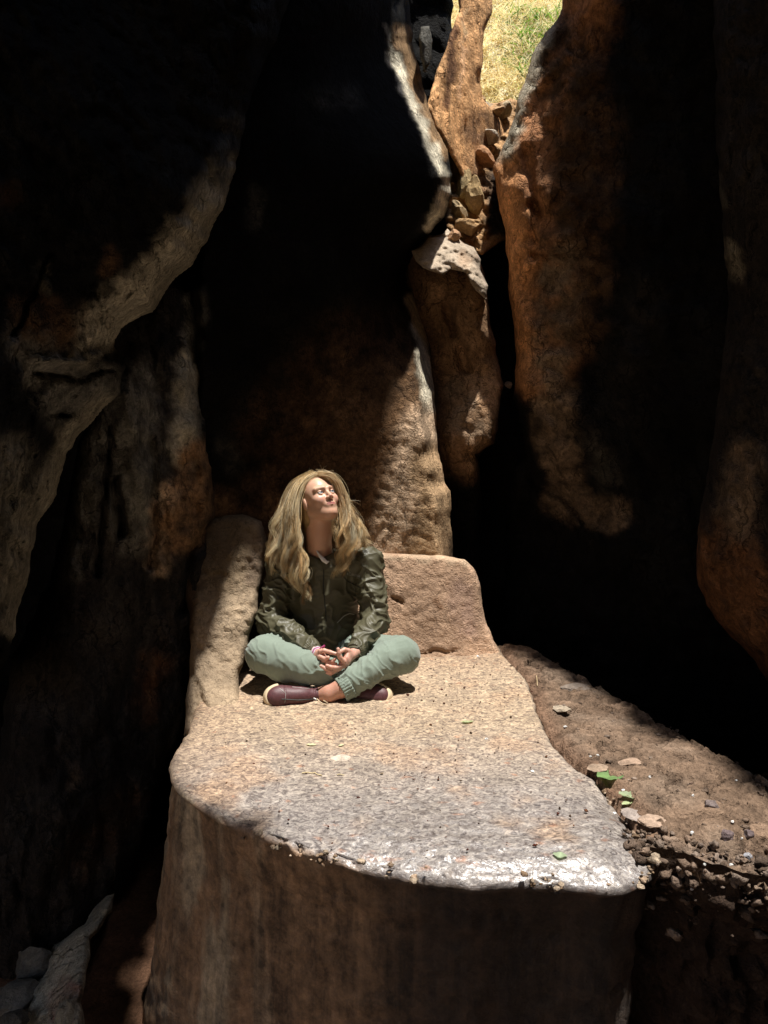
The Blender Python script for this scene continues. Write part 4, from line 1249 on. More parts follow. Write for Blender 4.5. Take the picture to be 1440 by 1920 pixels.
def hand_r(P):
    d = cap(P, W_(670, 1221, 3.17), W_(659, 1227, 3.14), 0.024, 0.022)
    d = smin(d, cap(P, W_(657, 1229, 3.13), W_(645, 1243, 3.105), 0.020, 0.020), 0.012)
    d = smin(d, cap(P, W_(650, 1240, 3.10), W_(636, 1252, 3.085), 0.015, 0.014), 0.012)
    d = smin(d, cap(P, W_(654, 1222, 3.12), W_(650, 1234, 3.10), 0.013, 0.014), 0.01)
    for pts in ([(653, 1220, 3.115, .0105), (646, 1218, 3.105, .009), (638, 1222, 3.09, .0082), (634, 1228, 3.083, .007)],
                [(645, 1240, 3.085, .010), (637, 1232, 3.075, .0088), (635, 1224, 3.072, .008), (634, 1217, 3.074, .0072)],
                [(641, 1248, 3.085, .0105), (630, 1252, 3.068, .0088), (621, 1251, 3.060, .0078), (613, 1248, 3.058, .007)],
                [(636, 1253, 3.085, .0105), (621, 1258, 3.066, .0088), (611, 1254, 3.060, .0078), (602, 1249, 3.060, .007)],
                [(632, 1257, 3.09, .0095), (620, 1263, 3.075, .0078), (613, 1261, 3.070, .0065)]):
        d = smin(d, chain(P, [(W_(a, b, c), r) for a, b, c, r in pts], 0.004), 0.004)
    return d
def foot_skin(P):
    return chain(P, [(W_(660, 1284, 3.08), 0.040), (W_(640, 1291, 3.06), 0.036), (W_(618, 1300, 3.06), 0.033), (W_(600, 1304, 3.085), 0.037)], 0.02)
parts_ = [(hV, hF, tone)]
skc = np.array([0.54, 0.31, 0.235])
for fn, pts, h in ((hand_l, [W_(580, 1212, 3.2), W_(636, 1255, 3.06)], 0.0017), (hand_r, [W_(676, 1210, 3.2), W_(596, 1268, 3.04)], 0.0017), (foot_skin, [W_(680, 1262, 3.12), W_(590, 1320, 3.02)], 0.004)):
    lo, hi = bounds(pts, 0.03)
    v, f = surface_nets(fn, lo, hi, h)
    cc = np.tile(skc, (len(v), 1))
    if fn is not foot_skin:
        n_ = fbm(v / 0.02, 3, 5)[:, None]
        cc = cc * (1 + 0.10 * n_); cc[:, 0] *= 1.03
    else: cc *= np.array([0.92, 0.85, 0.8])
    parts_.append((v, f, cc))
def join(parts):
    VV, FF, CC, n = [], [], [], 0
    for v, f, c in parts:
        VV.append(v); FF.append(f + n); CC.append(c); n += len(v)
    return np.vstack(VV), np.vstack(FF), np.vstack(CC)
v, f, c = join(parts_)
body = pobj('body', v, f, M_skin, colors=c)

# eyes
gaze = H(0, 1, 0) - HC; gaze = gaze / np.linalg.norm(gaze)
gz = gaze + 0.42 * hu + np.array([0.16, 0, 0]); gz /= np.linalg.norm(gz)
for s in (-1, 1):
    bm = bmesh.new(); bmesh.ops.create_uvsphere(bm, u_segments=32, v_segments=24, radius=1)
    co = np.array([x.co[:] for x in bm.verts]); fc = [[x.index for x in f_.verts] for f_ in bm.faces]; bm.free()
    dt = co @ gz
    cc = np.tile(np.array([0.58, 0.54, 0.50]), (len(co), 1))
    cc[dt > 0.86] = (0.10, 0.16, 0.20); cc[dt > 0.965] = (0.01, 0.01, 0.01)
    mesh_obj('eye', co * 0.0128 * HS + H(0.031 * s, 0.0735, 0.006) - WL, fc, M_eye, woman, colors=cc)

# ---- jacket
SHL, SHR = W_(530, 1062, 3.50), W_(688, 1056, 3.50)
ELL_, ELR = W_(508, 1165, 3.42), W_(704, 1160, 3.40)
WRL, WRR = W_(584, 1219, 3.17), W_(668, 1219, 3.18)
def jacket_sdf(P):
    d = ell(P, W_(604, 1110, 3.53), (0.178, 0.120, 0.175))
    d = smin(d, ell(P, W_(606, 1175, 3.53), (0.185, 0.128, 0.12)), 0.05)
    d = smin(d, ell(P, W_(602, 1215, 3.53), (0.175, 0.130, 0.075)), 0.05)
    d = smin(d, cap(P, SHL, SHR, 0.066, 0.066), 0.05)
    for S_, E_, Wr in ((SHL, ELL_, WRL), (SHR, ELR, WRR)):
        d = smin(d, chain(P, [(S_, 0.072), ((S_ + E_) / 2, 0.064), (E_, 0.062), ((E_ + Wr) / 2 + np.array([0, 0, -0.004]), 0.056), (Wr, 0.040)], 0.02), 0.025)
    # neck opening, V down the front
    nk = cap(P, NECK1 + np.array([0.0, 0.02, -0.07]), NECK0, 0.055, 0.10)
    d = smax(d, -nk, 0.012)
    col_ = np.abs(cap(P, NECK1 + np.array([0, 0.012, -0.06]), NECK1 + np.array([0.0, 0.012, 0.015]), 0.075, 0.078)) - 0.006
    top = (P[:, 2] - (NECK1[2] + 0.005 + 0.35 * (P[:, 1] - NECK1[1])))
    d = smin(d, smax(col_, top, 0.01), 0.012)
    vv = cap(P, W_(606, 1056, 3.42), W_(602, 1034, 3.45), 0.006, 0.034)
    d = smax(d, -vv, 0.01)
    # shallow seam where the sleeve meets the lap
    return d
print('jacket')
lo, hi = bounds([SHL, SHR, ELL_, ELR, WRL, WRR, W_(602, 1240, 3.53), W_(602, 1000, 3.5), W_(602, 1200, 3.66), W_(602, 1200, 3.40)], 0.10)
jV, jF = surface_nets(jacket_sdf, lo, hi, 0.0042)
jn = vnormals(jV, jF)
def crease(P, s, seed, sharp=3.0):
    w = np.stack([noise3(P / 0.07, seed), noise3(P / 0.07 + 5, seed + 1), noise3(P / 0.07 + 9, seed + 2)], 1) * 0.03
    n = noise3((P + w) / np.array(s), seed + 3)
    return np.clip(1 - np.abs(n) * sharp, 0, 1) ** 2
def limb_mask(P, A, B, r):
    return sstep(r, r * 0.6, cap(P, A, B, 0, 0))
slv = np.maximum.reduce([limb_mask(jV, SHL, ELL_, 0.1), limb_mask(jV, ELL_, WRL, 0.1), limb_mask(jV, SHR, ELR, 0.1), limb_mask(jV, ELR, WRR, 0.1)])
disp = (crease(jV, (0.13, 0.13, 0.042), 200) - 0.35) * 0.009 * (0.35 + 0.75 * slv) + (crease(jV, (0.08, 0.11, 0.12), 210) - 0.3) * 0.006 + (crease(jV @ np.array([[0.8, 0, 0.6], [0, 1, 0], [-0.6, 0, 0.8]]), (0.13, 0.13, 0.045), 220) - 0.3) * 0.009 * slv
# gathered wrists
for A, B in ((ELL_, WRL), (ELR, WRR)):
    dd = np.linalg.norm(jV - B, axis=1)
    disp *= 1 - 0.7 * np.exp(-(dd / 0.035) ** 2)
# waist drawn in with a dark fold line
jV2 = jV + jn * disp[:, None]
tj = np.tile(np.array([0.080, 0.074, 0.043]), (len(jV2), 1))
tj *= (1 + 0.12 * fbm(jV2 / 0.1, 3, 9))[:, None]
inner = cap(jV2, NECK1 + np.array([0.0, 0.01, -0.07]), NECK1 + np.array([0, 0.01, 0.02]), 0.068, 0.070) < 0
tj[inner] = (0.02, 0.018, 0.012)
jacket = pobj('jacket', jV2, jF, M_nylon, colors=tj)
jbvh = BVHTree.FromPolygons([Vector(map(float, x)) for x in jV2], [list(map(int, x)) for x in jF])
def on_jacket(px, py, off=0.002):
    o = Vector(CAMP); d = Vector([float(x) for x in rays(px, py)]).normalized()
    hit, n, i, dist = jbvh.ray_cast(o, d)
    if hit is None: return None
    return np.array(hit - d * off)

# tubes
def tube(pts, rad, sides=6, closed=False):
    pts = [np.array(p, float) for p in pts]
    n = len(pts); rad = [rad] * n if np.isscalar(rad) else rad
    Vs = []
    up = np.array([0.13, 0.31, 0.94])
    for i in range(n):
        a = pts[(i - 1) % n] if (closed or i > 0) else pts[i]; b = pts[(i + 1) % n] if (closed or i < n - 1) else pts[i]
        t = b - a; t /= np.linalg.norm(t) + 1e-12
        s = np.cross(t, up); s /= np.linalg.norm(s) + 1e-12; u = np.cross(s, t)
        for k in range(sides):
            an = 2 * math.pi * k / sides
            Vs.append(pts[i] + rad[i] * (math.cos(an) * s + math.sin(an) * u))
    F = []
    for i in range(n if closed else n - 1):
        for k in range(sides):
            j = (i + 1) % n
            F.append([i * sides + k, i * sides + (k + 1) % sides, j * sides + (k + 1) % sides, j * sides + k])
    return np.array(Vs), np.array(F)
def surf_line(px_pts, off=0.002, n=24):
    P = np.array(px_pts, float)
    cum = np.concatenate([[0], np.cumsum(np.hypot(*(P[1:] - P[:-1]).T))])
    out = []
    for s in np.linspace(0, cum[-1], n):
        x = np.interp(s, cum, P[:, 0]); y = np.interp(s, cum, P[:, 1])
        h = on_jacket(x, y, off)
        if h is not None: out.append(h)
    return out
def jline(name, pts, r, mat, off=0.001, n=24, parent=None):
    L_ = surf_line(pts, off, n)
    if len(L_) > 2:
        v, f = tube(L_, r)
        return mesh_obj(name, v - WL, f, mat, parent or jacket)
jacket.parent = woman
M_trim = plain('dark zip tape', (0.018, 0.017, 0.012), 0.5, 0.4)
zipo = jline('zip', [(607, 1068), (606, 1100), (610, 1140), (612, 1165)], 0.0028, M_trim)
jline('pocket_seam', [(640, 1078), (652, 1090), (676, 1102)], 0.0022, M_nylon)
jline('drawstring', [(632, 1168), (645, 1155), (655, 1150), (664, 1152)], 0.0026, M_print, off=0.004)
# lettering on the chest
cu = bpy.data.curves.new('lettering', 'FONT'); cu.body = 'Columbia'; cu.size = 1.0; cu.extrude = 0.0
to = bpy.data.objects.new('lettering_src', cu); COL.objects.link(to)
bpy.context.view_layer.update()
dg = bpy.context.evaluated_depsgraph_get()
tm = bpy.data.meshes.new_from_object(to.evaluated_get(dg))
tv = np.array([x.co[:] for x in tm.vertices]); tf = [list(p.vertices) for p in tm.polygons]
bpy.data.objects.remove(to); bpy.data.curves.remove(cu); bpy.data.meshes.remove(tm)
wd = tv[:, 0].max()
def letter_pt(x, y):
    px = 654 + 21 * x; py = 1079.0 + 3.5 * x - 6.5 * y
    h = on_jacket(px, py, 0.004)
    return h if h is not None else W_(px, py, 3.40)
tvw = np.array([letter_pt(a / wd, b / 0.75) for a, b, _ in tv])
lt = mesh_obj('lettering', tvw - WL, tf, M_print, jacket, smooth=False)
# small diamond mark before the word
dm = np.array([letter_pt(x, y) for x, y in ((-0.16, 0.35), (-0.11, 0.75), (-0.06, 0.35), (-0.11, -0.05))])
mesh_obj('emblem', dm - WL, [[0, 1, 2, 3]], M_print, jacket, smooth=False)
# elastic cuffs with ribs
def cuff(C, D, r0, r1, ln, ribs, name, mat, tonec, parent, depth=0.12, nseg=96):
    D = np.array(D) / np.linalg.norm(D)
    s = np.cross(D, (0.1, 0.2, 1)); s /= np.linalg.norm(s); u = np.cross(s, D)
    Vs = []
    M_ = 8
    prof = [(-0.5, 1.0), (-0.45, 1.06), (-0.2, 1.0), (0.1, 0.98), (0.4, 1.04), (0.5, 0.98), (0.5, 0.82), (0.3, 0.75)]
    for t, k in prof:
        for j in range(nseg):
            a = 2 * math.pi * j / nseg
            r = (r0 + (r1 - r0) * (t + 0.5)) * k * (1 + depth * abs(math.sin(ribs * a / 2)) - depth * 0.5)
            Vs.append(np.array(C) + D * t * ln + r * (math.cos(a) * s + math.sin(a) * u))
    F = [[i * nseg + j, i * nseg + (j + 1) % nseg, (i + 1) * nseg + (j + 1) % nseg, (i + 1) * nseg + j] for i in range(M_ - 1) for j in range(nseg)]
    return mesh_obj(name, np.array(Vs) - WL, F, mat, parent, colors=np.tile(tonec, (len(Vs), 1)))
olive = np.array([0.080, 0.074, 0.043])
cuff(W_(585.5, 1219.5, 3.165), W_(592, 1224, 3.14) - W_(584, 1218, 3.17), 0.042, 0.034, 0.028, 30, 'cuff', M_nylon, olive, jacket)
cuff(W_(666.5, 1220, 3.175), W_(660, 1226, 3.145) - W_(670, 1219, 3.19), 0.042, 0.034, 0.028, 30, 'cuff', M_nylon, olive, jacket)
# shirt at the neck
sv, sf = surface_nets(lambda P: smax(ell(P, W_(603, 1095, 3.52), (0.10, 0.095, 0.13)), -cap(P, NECK1 + np.array([0.0, 0.0, -0.03]), NECK0, 0.060, 0.075), 0.008), *bounds([W_(603, 1085, 3.50)], 0.15), 0.005)
pobj('shirt', sv, sf, M_white)
v, f = tube([W_(594, 1033, 3.458), W_(600, 1042, 3.440), W_(607, 1050, 3.428), W_(613, 1055, 3.424), W_(617, 1052, 3.432)], [0.003, 0.007, 0.011, 0.009, 0.003])
mesh_obj('shirt_collar', v - WL, f, M_white, woman)
# thread bracelets on the wrist, with a pink tassel
D_ = W_(597, 1227, 3.13) - W_(584, 1218, 3.16); D_ /= np.linalg.norm(D_)
s_ = np.cross(D_, (0, 0, 1)); s_ /= np.linalg.norm(s_); u_ = np.cross(s_, D_)
for k, (t, mt, r) in enumerate(((0.35, M_thread2, 0.0030), (0.50, M_thread, 0.0018), (0.62, M_thread2, 0.0024))):
    C_ = W_(584, 1218, 3.16) + (W_(597, 1227, 3.13) - W_(584, 1218, 3.16)) * (t + 0.25)
    ringp = [C_ + 0.0265 * (math.cos(a) * s_ + math.sin(a) * u_) + D_ * 0.002 * math.sin(5 * a) for a in np.linspace(0, 2 * math.pi, 28, endpoint=False)]
    v, f = tube(ringp, r, 6, True)
    mesh_obj('bracelet', v - WL, f, mt, woman)
v, f = tube([W_(598, 1217, 3.12), W_(602, 1214, 3.115), W_(607, 1212.5, 3.11), W_(609, 1209.5, 3.11)], [0.0015, 0.0022, 0.005, 0.0035])
mesh_obj('tassel', v - WL, f, M_thread, woman)

# ---- trousers
HPL, HPR = W_(556, 1232, 3.50), W_(645, 1232, 3.50)
KNL, KNR = W_(497, 1227, 3.20), W_(752, 1228, 3.20)
legL = [(HPL, 0.100), ((HPL + KNL) / 2 + np.array([0, 0, 0.012]), 0.092), (KNL, 0.080)]
shinL = [(KNL, 0.080), (W_(535, 1242, 3.16), 0.077), (W_(575, 1252, 3.13), 0.065), (W_(612, 1262, 3.14), 0.056), (W_(650, 1282, 3.18), 0.048)]
legR = [(HPR, 0.100), ((HPR + KNR) / 2 + np.array([0, 0, 0.012]), 0.090), (KNR, 0.080)]
shinR = [(KNR, 0.080), (W_(724, 1240, 3.16), 0.069), (W_(692, 1258, 3.11), 0.056), (W_(664, 1276, 3.08), 0.052), (W_(652, 1284, 3.07), 0.047)]
def trouser_sdf(P):
    d = ell(P, W_(600, 1238, 3.53), (0.175, 0.13, 0.10))
    a = smin(chain(P, legL, 0.03), chain(P, shinL, 0.03), 0.012)
    b = smin(chain(P, legR, 0.03), chain(P, shinR, 0.03), 0.012)
    d = smin(smin(d, a, 0.03), b, 0.012)
    return smax(d, 0.012 - P[:, 2], 0.01)
print('trousers')
lo, hi = bounds([HPL, HPR, KNL, KNR, W_(600, 1238, 3.6), W_(650, 1290, 3.07)], 0.12)
tV, tF = surface_nets(trouser_sdf, lo, hi, 0.0042)
tn = vnormals(tV, tF)
cz = np.exp(-(np.linalg.norm(tV - W_(665, 1280, 3.07), axis=1) / 0.10) ** 2) + np.exp(-(np.linalg.norm(tV - W_(615, 1262, 3.14), axis=1) / 0.08) ** 2)
hp = np.exp(-(np.linalg.norm(tV - (HPR + KNR) / 2, axis=1) / 0.12) ** 2) + np.exp(-(np.linalg.norm(tV - (HPL + KNL) / 2, axis=1) / 0.12) ** 2)
disp = (crease(tV, (0.06, 0.10, 0.05), 300) - 0.3) * (0.0012 + 0.012 * cz) + (crease(tV @ np.array([[0.6, 0, 0.8], [0, 1, 0], [-0.8, 0, 0.6]]), (0.24, 0.20, 0.036), 310) - 0.3) * (0.004 + 0.024 * hp) + fbm(tV / 0.12, 2, 320) * 0.003
tV2 = tV + tn * disp[:, None]
tc_ = np.tile(np.array([0.20, 0.245, 0.20]), (len(tV2), 1)) * (1 + 0.06 * fbm(tV2 / 0.05, 3, 8))[:, None]
trousers = pobj('trousers', tV2, tF, M_twill, colors=tc_)
sage = np.array([0.20, 0.245, 0.20])
cuff(W_(648, 1289, 3.065), W_(636, 1296, 3.055) - W_(656, 1284, 3.07), 0.052, 0.050, 0.045, 26, 'trouser_cuff', M_twill, sage, trousers, depth=0.10)

# ---- shoes
def make_shoe(heel, toe, face_dir, label=None):
    heel, toe = np.array(heel), np.array(toe)
    ax = toe - heel; ln = np.linalg.norm(ax); ax /= ln
    n = np.array(face_dir, float); n -= ax * (n @ ax); n /= np.linalg.norm(n)   # from sole to instep
    s = np.cross(ax, n)
    R = np.stack([ax, s, n], 1)
    mid = (heel + toe) / 2
    def loc(P): return (P - mid) @ R
    hl = ln / 2
    def upper(P):
        q = loc(P)
        d = ell(q, (hl - 0.058, 0, 0.000), (0.062, 0.047, 0.044))
        d = smin(d, ell(q, (0.0, 0, 0.012), (0.080, 0.041, 0.048)), 0.03)
        d = smin(d, ell(q, (-hl + 0.045, 0, 0.018), (0.050, 0.036, 0.060)), 0.03)
        # opening for the ankle
        d = smax(d, -cap(q, (-hl + 0.050, 0, 0.055), (-hl + 0.060, 0, 0.12), 0.018, 0.028), 0.006)
        d = smax(d, -(q[:, 2] + 0.024), 0.004)
        # stitched seams
        for x0 in (hl - 0.075, -hl + 0.085):
            d = d + 0.0022 * np.exp(-((q[:, 0] - x0 - 0.15 * q[:, 2]) / 0.0025) ** 2)
        d = d + 0.0018 * np.exp(-((q[:, 2] - 0.012) / 0.0025) ** 2) * (np.abs(q[:, 0]) < 0.07)
        return d
    def sole(P):
        q = loc(P)
        q2 = q.copy(); q2[:, 2] *= 0
        w = 0.043 + 0.008 * sstep(-0.02, 0.07, q[:, 0])
        e = np.sqrt((np.maximum(np.abs(q[:, 0]) - (hl - 0.045), 0) / 0.048) ** 2 + (q[:, 1] / w) ** 2) - 1
        d2 = e * 0.045
        d2 = smax(d2, np.abs(q[:, 2] + 0.031) - 0.013, 0.006)
        # rubber toe guard wraps up a little
        tg = smax(ell(q, (hl - 0.060, 0, -0.004), (0.070, 0.0545, 0.050)), np.abs(q[:, 2] + 0.008) - 0.022, 0.004)
        tg = smax(tg, -(q[:, 0] - hl + 0.050), 0.004)
        return smin(d2, tg, 0.004)
    lo, hi = bounds([heel, toe], 0.085)
    v, f = surface_nets(upper, lo, hi, 0.003)
    sh = mesh_obj('shoe', v - WL, f, M_leather, woman)
    v, f = surface_nets(sole, lo, hi, 0.003)
    mesh_obj('sole', v - WL, f, M_rubber, sh)
    return sh, R, mid, hl
sh1, R1, mid1, hl1 = make_shoe(W_(622, 1304, 3.13), W_(499, 1307, 3.02), (0.15, -0.90, 0.42))
def S1(x, y, z): return mid1 + R1 @ np.array([x, y, z])
v, f = tube([W_(594, 1310, 3.005), W_(602, 1318, 2.995), W_(611, 1322, 2.995), W_(614, 1318, 3.0), W_(606, 1313, 3.0)], 0.0022)
mesh_obj('lace', v - WL, f, M_rubber, sh1)
sb = BVHTree.FromPolygons([x.co + woman.location for x in sh1.data.vertices], [list(p.vertices) for p in sh1.data.polygons])
for nm, ln_, rr_, mt in (('seam', [(528, 1311), (560, 1313), (588, 1311)], 0.0026, M_trim), ('seam', [(524, 1290), (536, 1300), (534, 1318)], 0.0012, M_metal), ('seam', [(548, 1288), (575, 1291), (598, 1288)], 0.0012, M_metal)):
    P_ = []
    for t in np.linspace(0, len(ln_) - 1.001, 16):
        i = int(t); fr = t - i
        d_ = Vector([float(x) for x in rays(ln_[i][0] * (1 - fr) + ln_[i + 1][0] * fr, ln_[i][1] * (1 - fr) + ln_[i + 1][1] * fr)]).normalized()
        hh_ = sb.ray_cast(Vector(CAMP), d_)
        if hh_[0] is not None: P_.append(np.array(hh_[0] - d_ * 0.0005))
    if len(P_) > 3:
        v, f = tube(P_, rr_); mesh_obj(nm, v - WL, f, mt, sh1)
v, f = tube([W_(588, 1309, 3.012), W_(592, 1311, 3.008), W_(594, 1313, 3.006)], 0.0035)
mesh_obj('zip_pull', v - WL, f, M_metal, sh1)
sh2, R2, mid2, hl2 = make_shoe(W_(616, 1304, 3.20), W_(730, 1305, 3.08), (-0.35, -0.80, 0.55))

# ---- hair
print('hair')
def interp_poly(P, m):
    P = np.array(P, float)
    cum = np.concatenate([[0], np.cumsum(np.linalg.norm(P[1:] - P[:-1], axis=1))]); cum /= cum[-1]
    t = np.linspace(0, 1, m)
    out = np.stack([np.interp(t, cum, P[:, k]) for k in range(3)], 1)
    for _ in range(2):
        out[1:-1] = (out[:-2] + 2 * out[1:-1] + out[2:]) / 4
    return out
GUIDES = {
 'L': [[(582, 888, 3.55), (548, 908, 3.56), (526, 955, 3.56), (511, 1005, 3.53), (503, 1040, 3.49), (509, 1060, 3.46)],
       [(584, 888, 3.53), (552, 906, 3.52), (533, 950, 3.49), (518, 1005, 3.45), (513, 1050, 3.42), (526, 1078, 3.41)],
       [(588, 888, 3.51), (560, 904, 3.49), (545, 945, 3.43), (534, 1000, 3.41), (533, 1050, 3.39), (548, 1090, 3.38)],
       [(590, 889, 3.49), (564, 902, 3.46), (550, 938, 3.43), (546, 990, 3.40), (549, 1040, 3.385), (560, 1088, 3.37), (572, 1122, 3.365)],
       [(594, 890, 3.475), (572, 899, 3.45), (557, 932, 3.42), (554, 970, 3.40), (558, 1010, 3.39), (566, 1055, 3.38), (574, 1100, 3.37), (578, 1130, 3.365)]],
 'R': [[(598, 889, 3.475), (622, 891, 3.46), (637, 908, 3.455), (645, 938, 3.45), (660, 975, 3.43), (682, 1000, 3.43), (690, 1022, 3.42)],
       [(598, 889, 3.50), (624, 894, 3.49), (642, 925, 3.48), (653, 965, 3.43), (672, 998, 3.41), (680, 1030, 3.40)],
       [(600, 890, 3.48), (626, 900, 3.48), (641, 940, 3.46), (650, 975, 3.42), (662, 1005, 3.40), (664, 1040, 3.385), (655, 1052, 3.38)],
       [(602, 892, 3.50), (630, 915, 3.50), (641, 955, 3.46), (646, 985, 3.41), (650, 1015, 3.39), (644, 1050, 3.38), (634, 1082, 3.37)],
       [(602, 894, 3.52), (632, 925, 3.52), (640, 962, 3.47), (641, 990, 3.42), (640, 1020, 3.39), (632, 1050, 3.38), (640, 1078, 3.375)]],
 'B': [[(582, 888, 3.57), (550, 920, 3.59), (545, 970, 3.60), (545, 1040, 3.58)],
       [(592, 887, 3.58), (590, 920, 3.61), (590, 980, 3.61), (592, 1040, 3.60)],
       [(602, 889, 3.57), (632, 925, 3.58), (650, 980, 3.56), (662, 1035, 3.52)]],
}
r = np.random.default_rng(17)
hairV, hairF, hairC, nv = [], [], [], 0
blond = np.array([(0.88, 0.68, 0.38), (0.94, 0.79, 0.50), (0.60, 0.40, 0.19), (0.96, 0.86, 0.62), (0.36, 0.22, 0.10), (0.86, 0.68, 0.42)])
def add_strand(path, rad, col):
    global nv
    m = len(path)
    rr = rad * np.concatenate([np.linspace(0.8, 1, m // 2), np.linspace(1, 0.25, m - m // 2)])
    t = np.gradient(path, axis=0); t /= np.linalg.norm(t, axis=1)[:, None] + 1e-9
    s = np.cross(t, np.array([0.3, 0.9, 0.2])); s /= np.linalg.norm(s, axis=1)[:, None] + 1e-9
    u = np.cross(s, t)
    V_ = []
    for k in range(3):
        a = 2 * math.pi * k / 3
        V_.append(path + rr[:, None] * (math.cos(a) * s + math.sin(a) * u))
    V_ = np.stack(V_, 1).reshape(-1, 3)
    i = np.arange(m - 1)[:, None] * 3
    F_ = np.concatenate([np.concatenate([i + k, i + (k + 1) % 3, i + 3 + (k + 1) % 3, i + 3 + k], 1) for k in range(3)], 0)
    hairV.append(V_); hairF.append(F_ + nv); nv += len(V_)
    hairC.append(np.tile(col, (len(V_), 1)))
Mseg = 26
tt = np.linspace(0, 1, Mseg)[:, None]
for side, nlock, nst in (('L', 84, 42), ('R', 70, 42), ('B', 22, 20)):
    G = [interp_poly([W_(*p) for p in g], Mseg) for g in GUIDES[side]]
    for L_ in range(nlock):
        w = r.uniform(0, len(G) - 1.001); j = int(w); fr = w - j
        base = G[j] * (1 - fr) + G[j + 1] * fr
        ext = r.uniform(-0.28, 0.03)
        tq = np.clip(np.linspace(0, 1 + ext, Mseg), 0, 1)
        base = np.stack([np.interp(tq, np.linspace(0, 1, Mseg), base[:, k]) for k in range(3)], 1)
        ph = r.uniform(0, 6.28); fq = r.uniform(12, 24); am = r.uniform(0.005, 0.021)
        depth = r.normal() * 0.010
        off = r.normal(size=3) * np.array([0.006, 0.008, 0.004])
        env = sstep(0.25, 0.9, tt)
        e2 = env * (0.6 + 0.8 * tt)
        lock = base + off * (0.25 + env) + np.array([1, 0.1, 0.15]) * np.sin(fq * tt + ph) * am * e2 + np.array([0.1, 1, 0]) * np.cos(fq * tt + ph) * am * 0.8 * e2 + np.array([0, depth, 0]) * env
        col = blond[r.integers(len(blond))] * r.uniform(0.65, 1.12)
        rad0 = r.uniform(0.006, 0.014)
        for s_i in range(nst):
            o3 = r.normal(size=3) * rad0 * 0.6
            sp = o3 * (0.75 + 0.5 * np.sin(math.pi * tt) - 0.55 * tt ** 2)
            fz = r.normal(size=3) * 0.005 * tt ** 3
            pth = lock + sp + fz
            add_strand(pth, r.uniform(0.0005, 0.0009), col * r.uniform(0.8, 1.2))
# flyaways on the crown and round the outline
for i in range(26):
    top = H(r.normal() * 0.035, r.uniform(-0.06, 0.05), 0.118 + r.uniform(-0.01, 0.004))
    d = np.array([r.normal() * 0.8, r.normal() * 0.4, 1.0]); d /= np.linalg.norm(d)
    ln = r.uniform(0.010, 0.030)
    bend = r.normal(size=3) * 0.022
    add_strand(top + d * ln * np.linspace(0, 1, 8)[:, None] + bend * (np.linspace(0, 1, 8)[:, None] ** 2), 0.0006, blond[r.integers(len(blond))] * 0.8)
for i in range(60):
    p0 = W_(642 + r.uniform(-4, 14), 930 + r.uniform(0, 70), 3.46 + r.normal() * 0.02)
    dx = np.array([0.055, 0.01, -0.035]) * r.uniform(0.3, 1.1) + r.normal(size=3) * 0.012
    t8 = np.linspace(0, 1, 8)[:, None]
    add_strand(p0 + dx * t8 + np.array([0, 0, 0.018]) * (t8 * (1 - t8)) * 2, 0.00055, blond[r.integers(len(blond))] * 0.8)
hv, hff, hc = np.vstack(hairV), np.vstack(hairF), np.vstack(hairC)
def capsdf(P):
    q = to_head(P)
    d = ell(q, (0, -0.022, 0.038), (0.079, 0.094, 0.0875))
    d = smin(d, ell(q, (0, -0.050, -0.02), (0.078, 0.062, 0.09)), 0.03)
    d = smin(d, cap(P, H(0, -0.06, -0.04), W_(596, 1045, 3.60), 0.070, 0.055), 0.03)
    d = d + 0.003 * noise3(P / np.array([0.012, 0.012, 0.06]), 4)
    cut = q[:, 1] - (0.020 + 0.45 * (q[:, 2] - 0.04))
    return smax(d, cut, 0.022)
lo, hi = bounds([HC, W_(596, 1045, 3.6)], 0.135)
cv, cf = surface_nets(capsdf, lo, hi, 0.004)
cc = np.tile(np.array([0.46, 0.30, 0.13]), (len(cv), 1)) * (1 + 0.35 * noise3(cv / np.array([0.010, 0.01, 0.08]), 8))[:, None]
V2, F2, C2 = join([(hv, hff, hc), (cv, cf, cc)])
hair = pobj('hair', V2, F2, M_hair, colors=C2)
# ================================================================== loose things on the ground
def scene_bvh(names):
    out = []
    for o in bpy.data.objects:
        if o.name.split('.')[0] in names and o.type == 'MESH':
            me = o.data
            co = np.empty(len(me.vertices) * 3, dtype=np.float32); me.vertices.foreach_get('co', co)
            co = co.reshape(-1, 3) + np.array(o.location)
            out.append(BVHTree.FromPolygons([Vector(map(float, x)) for x in co], [list(p.vertices) for p in me.polygons]))
    return out
GB = scene_bvh({'stone_platform', 'earth_bank', 'earth_face'})
def hit_px(px, py):
    best = None
    d = Vector([float(x) for x in rays(px, py)]).normalized()
    for b in GB:
        h = b.ray_cast(Vector(CAMP), d)
        if h[0] is not None and (best is None or h[3] < best[3]): best = h
    return best

